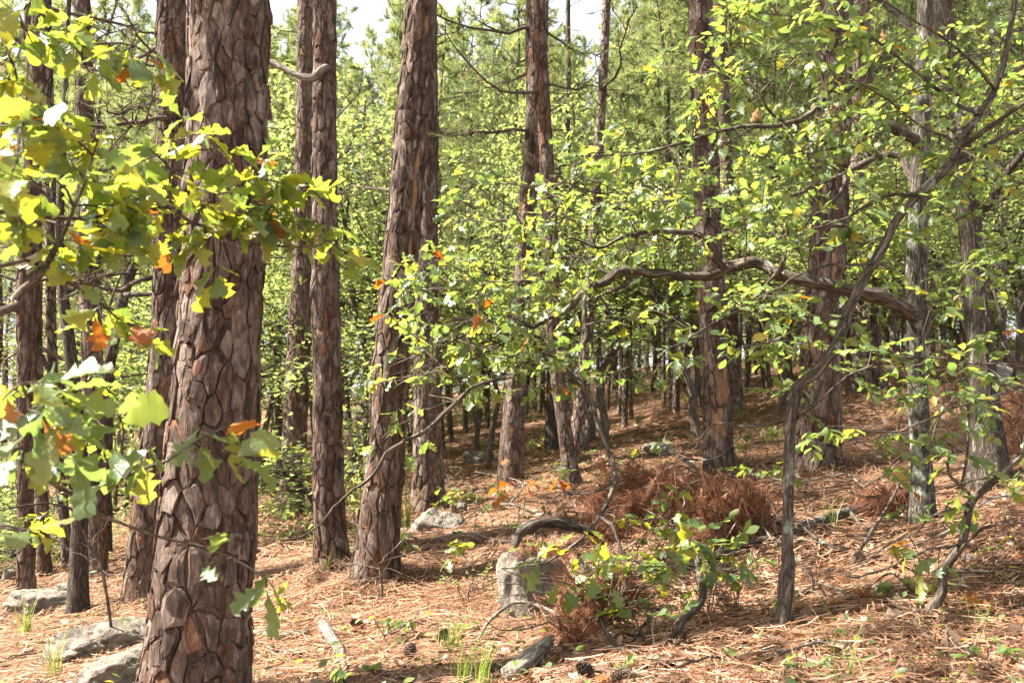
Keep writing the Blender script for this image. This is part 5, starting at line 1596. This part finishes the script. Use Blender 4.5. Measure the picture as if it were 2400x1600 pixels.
r = np.random.default_rng(46)
for i in range(48):                                   # scattered low sprouts
    y = r.uniform(3.6, 9.5); x = r.uniform(-0.25, 0.5) * y
    if i >= 34: y = r.uniform(6.0, 10); x = r.uniform(-0.12, 0.12) * y
    px, py, fw = project(np.array([x, y, gz(x, y)]))
    sty = i % 3
    seedling(float(px), float(py), float(r.uniform(0.08, 0.28) * F / y), float(r.uniform(0.12, 0.3) * F / y), int(r.integers(8, 18)), 'oak' if sty == 0 else 'oval', 'oak_leaf' if sty == 0 else 'berry_leaf', 0.07 if sty == 0 else 0.045,
             ('small lobed-leaf sprout poking through the needles', 'small oval-leaf sprout poking through the needles')[min(sty, 1)], 700 + i, stems=int(r.integers(2, 5)), n_single=0 if y > 4.6 else 999)['group'] = ('lobed-leaf sprouts on the floor', 'oval-leaf sprouts on the floor')[min(sty, 1)]
# needles heaped against the feet of the near pines
r = np.random.default_rng(47)
mb = MB()
for key in ('A', 'A2', 'B1', 'B2', 'C', 'D', 'E', 'H', 'I'):
    tr = T[key][0]
    n = 1500
    a = r.uniform(0, 6.28, n); q = abs(r.normal(0, 0.13, n))
    R0 = float(tr.radius(tr.base[2] + 0.05)) + 0.012
    x, y = tr.base[0] + np.cos(a) * (R0 + q), tr.base[1] + np.sin(a) * (R0 + q)
    z = gz(x, y) + np.maximum(0.06 - q * 0.3, 0.003) * r.uniform(0.3, 1.2, n)
    yaw = r.uniform(0, 6.28, n); L = r.uniform(0.03, 0.06, n)
    d = np.stack([np.cos(yaw) * L, np.sin(yaw) * L, r.normal(0, 0.012, n)], -1)
    w = np.stack([-np.sin(yaw), np.cos(yaw), 0 * yaw], -1) * 0.0014 * max(1, tr.base[1] / 4)
    c = np.stack([x, y, z], -1)
    mb.add(np.stack([c - d - w, c - d + w, c + d], 1).reshape(-1, 3), np.arange(3 * n).reshape(-1, 3), np.repeat(r.uniform(0, 1, n), 3))
o = new('needle_heaps', mb.mesh('needle_heaps', M['litter'], False)); tag(o, 'fallen needles heaped against the feet of the pines', 'needle litter', kind='stuff')

# ------------------------------------------------------------------ cones, leaves and twigs on the ground
def cone_mesh():
    mb = MB()
    th0 = 0
    for i in range(70):
        f = i / 69
        z = 0.055 * f
        rr = 0.021 * math.sin(math.pi * (0.12 + 0.8 * f)) ** 0.8
        th0 += 2.39996
        o_ = np.array([math.cos(th0), math.sin(th0), 0]); s_ = np.array([-o_[1], o_[0], 0])
        up = np.array([0, 0, 1.0])
        base = o_ * rr * 0.35 + up * z
        tip = o_ * rr * 1.1 + up * (z + 0.006 - 0.012 * (1 - f))
        w = 0.007 * (0.5 + math.sin(math.pi * (0.1 + 0.8 * f)))
        V = np.array([base - s_ * w * 0.4, base + s_ * w * 0.4, tip + s_ * w, tip - s_ * w, tip + o_ * 0.002 + up * 0.003 + s_ * w * 0.5, tip + o_ * 0.002 + up * 0.003 - s_ * w * 0.5, base + up * 0.004])
        mb.add(V, [np.array([[0, 1, 2, 3], [3, 2, 4, 5]]), np.array([[6, 5, 4]])], f)
    return mb.mesh('pine_cone', M['cone'], False)
cm = cone_mesh()
for i, (px, py) in enumerate([(1527, 1575), (1387, 1592), (1165, 1584), (1031, 1508), (2030, 1275), (1603, 1190), (850, 1475), (1470, 1600), (960, 1545)]):
    o = new('pine_cone', cm)
    g = onground(px, py)
    o.location = Vector((g + np.array([0, 0, 0.02])).tolist())
    o.rotation_euler = (random.uniform(0.9, 1.7), 0, random.uniform(0, 6.28))
    s_ = random.uniform(0.85, 1.15); o.scale = (s_, s_, s_)
    tag(o, 'open brown pine cone lying in the needle litter', 'pine cone', 'pine cones in the litter')

r = np.random.default_rng(55)
for k in range(6): leaf_mesh('oak', k, 'litter_leaf'); leaf_mesh('oak', k, 'brown_leaf')
kinds = [('litter_leaf', 'dry grey-brown oak leaf lying in the needle litter', 'dry oak leaves in the litter'), ('brown_leaf', 'rusty orange oak leaf lying in the needle litter', 'rusty oak leaves in the litter')]
def ground_leaf(x, y, size, which, lift=0.012, tilt=0.35):
    p = np.array([[x, y, float(gz(x, y)) + lift]])
    m = leaf_frames(p, r.normal(0, 1, (1, 3)) * np.array([1, 1, 0.15]), np.array([[0, 0, 1.0]]) + r.normal(0, tilt, (1, 3)), [size])[0]
    mat, lb, gr = kinds[which]
    o = new('fallen_leaf', leaf_mesh('oak', int(r.integers(0, 6)), mat))
    o.matrix_basis = Matrix(((*m[0], x), (*m[1], y), (*m[2], p[0, 2]), (0, 0, 0, 1)))
    tag(o, lb, 'leaf', gr)
for i in range(290):
    d = 2.6 * (8.5 / 2.6) ** r.uniform(0, 1)
    a = r.uniform(-0.5, 0.56) if i % 2 else r.uniform(0.1, 0.56)
    ground_leaf(d * math.sin(a), d * math.cos(a), r.uniform(0.045, 0.095), 1 if r.uniform() < 0.25 else 0)
for px, py, sz in ((1968, 1365, 0.09), (1993, 1402, 0.1), (2168, 1402, 0.1), (2335, 1450, 0.14), (2300, 1440, 0.13), (2370, 1470, 0.1), (1940, 1430, 0.08), (1720, 1390, 0.09), (1480, 1270, 0.1)):
    g = onground(px, py)
    ground_leaf(g[0], g[1], sz, 1, 0.03, 0.7)
n = 9000
d = 2.2 * (14 / 2.2) ** r.uniform(0, 1, n); a = np.where(r.uniform(0, 1, n) < 0.45, r.uniform(0.0, 0.68, n), r.uniform(-0.68, 0.68, n))
x, y = d * np.sin(a), d * np.cos(a)
pos = np.stack([x, y, gz(x, y) + r.uniform(0.004, 0.02, n)], -1)
mats = leaf_frames(pos, r.normal(0, 1, (n, 3)) * np.array([1, 1, 0.15]), np.array([0, 0, 1.0]) + r.normal(0, 0.4, (n, 3)), r.uniform(0.02, 0.08, n))
mb = MB()
for k in range(3):
    s_ = np.arange(n) % 3 == k
    stamp(mb, LOWOAK[k], pos[s_], mats[s_], r.uniform(0, 1, s_.sum()))
o = new('leaf_litter', mb.mesh('leaf_litter', M['litter_leaf'])); tag(o, 'scraps of dry leaves and bark strewn over the forest floor', 'leaf litter', kind='stuff')
# low green ground cover
n = 3600
d = 3 * (18 / 3) ** r.uniform(0, 1, n); a = r.uniform(-0.62, 0.62, n)
x, y = d * np.sin(a), d * np.cos(a)
kp = fbm(np.stack([x * 0.7 + 31, y * 0.7, x * 0], -1), 3) > 0.09
x, y = x[kp], y[kp]; n = len(x)
pos = np.stack([x, y, gz(x, y) + r.uniform(0.01, 0.08, n)], -1)
mats = leaf_frames(pos, r.normal(0, 1, (n, 3)) * np.array([1, 1, 0.3]), np.array([0, 0, 1.0]) + r.normal(0, 0.4, (n, 3)), r.uniform(0.02, 0.045, n) * (1 + d[kp] * 0.04))
mb = MB(); stamp(mb, OVAL[0], pos, mats, r.uniform(0, 1, n))
o = new('ground_cover', mb.mesh('ground_cover', M['berry_leaf'])); tag(o, 'sparse low green ground cover sprouting through the needles', 'ground cover', kind='stuff')

twig_me = []
for k in range(6):
    p = wiggly((-0.5, 0, 0.008), (0.5, 0, 0.008), 12, 0.06, r)
    p[:, 2] = np.abs(p[:, 2]) * 0.5 + 0.006
    mb = MB().tube(p, np.linspace(0.008, 0.003, 12), 6, 0, 0.3)
    q = wiggly(p[5], p[5] + np.array([0.25, 0.2 * (-1) ** k, 0.05]), 6, 0.08, r)
    mb.tube(q, np.linspace(0.005, 0.002, 6), 5)
    twig_me.append([mb.mesh('fallen_twig', M[m]) for m in ('dead_wood', 'twig')])
for i in range(90):
    d = 2.8 * (11 / 2.8) ** r.uniform(0, 1); a = r.uniform(-0.5, 0.55)
    x, y = d * math.sin(a), d * math.cos(a)
    yaw = r.uniform(0, 6.28)
    L = r.uniform(0.2, 0.75)
    o = new('fallen_twig', twig_me[i % 6][i % 2])
    ex, ey = 0.5 * L * math.cos(yaw), 0.5 * L * math.sin(yaw)
    pitch = math.atan2(float(gz(x + ex, y + ey) - gz(x - ex, y - ey)), L)
    o.location = (x, y, float(gz(x, y)) + 0.008)
    o.rotation_euler = Matrix(((math.cos(yaw), -math.sin(yaw), 0), (math.sin(yaw), math.cos(yaw), 0), (0, 0, 1))).to_4x4().to_euler()
    o.rotation_euler.y = -pitch
    o.scale = (L, L * 0.9, 0.8)
    tag(o, ('bleached grey twig lying on the forest floor', 'brown twig lying on the forest floor')[i % 2], 'twig', ('bleached twigs on the floor', 'brown twigs on the floor')[i % 2])
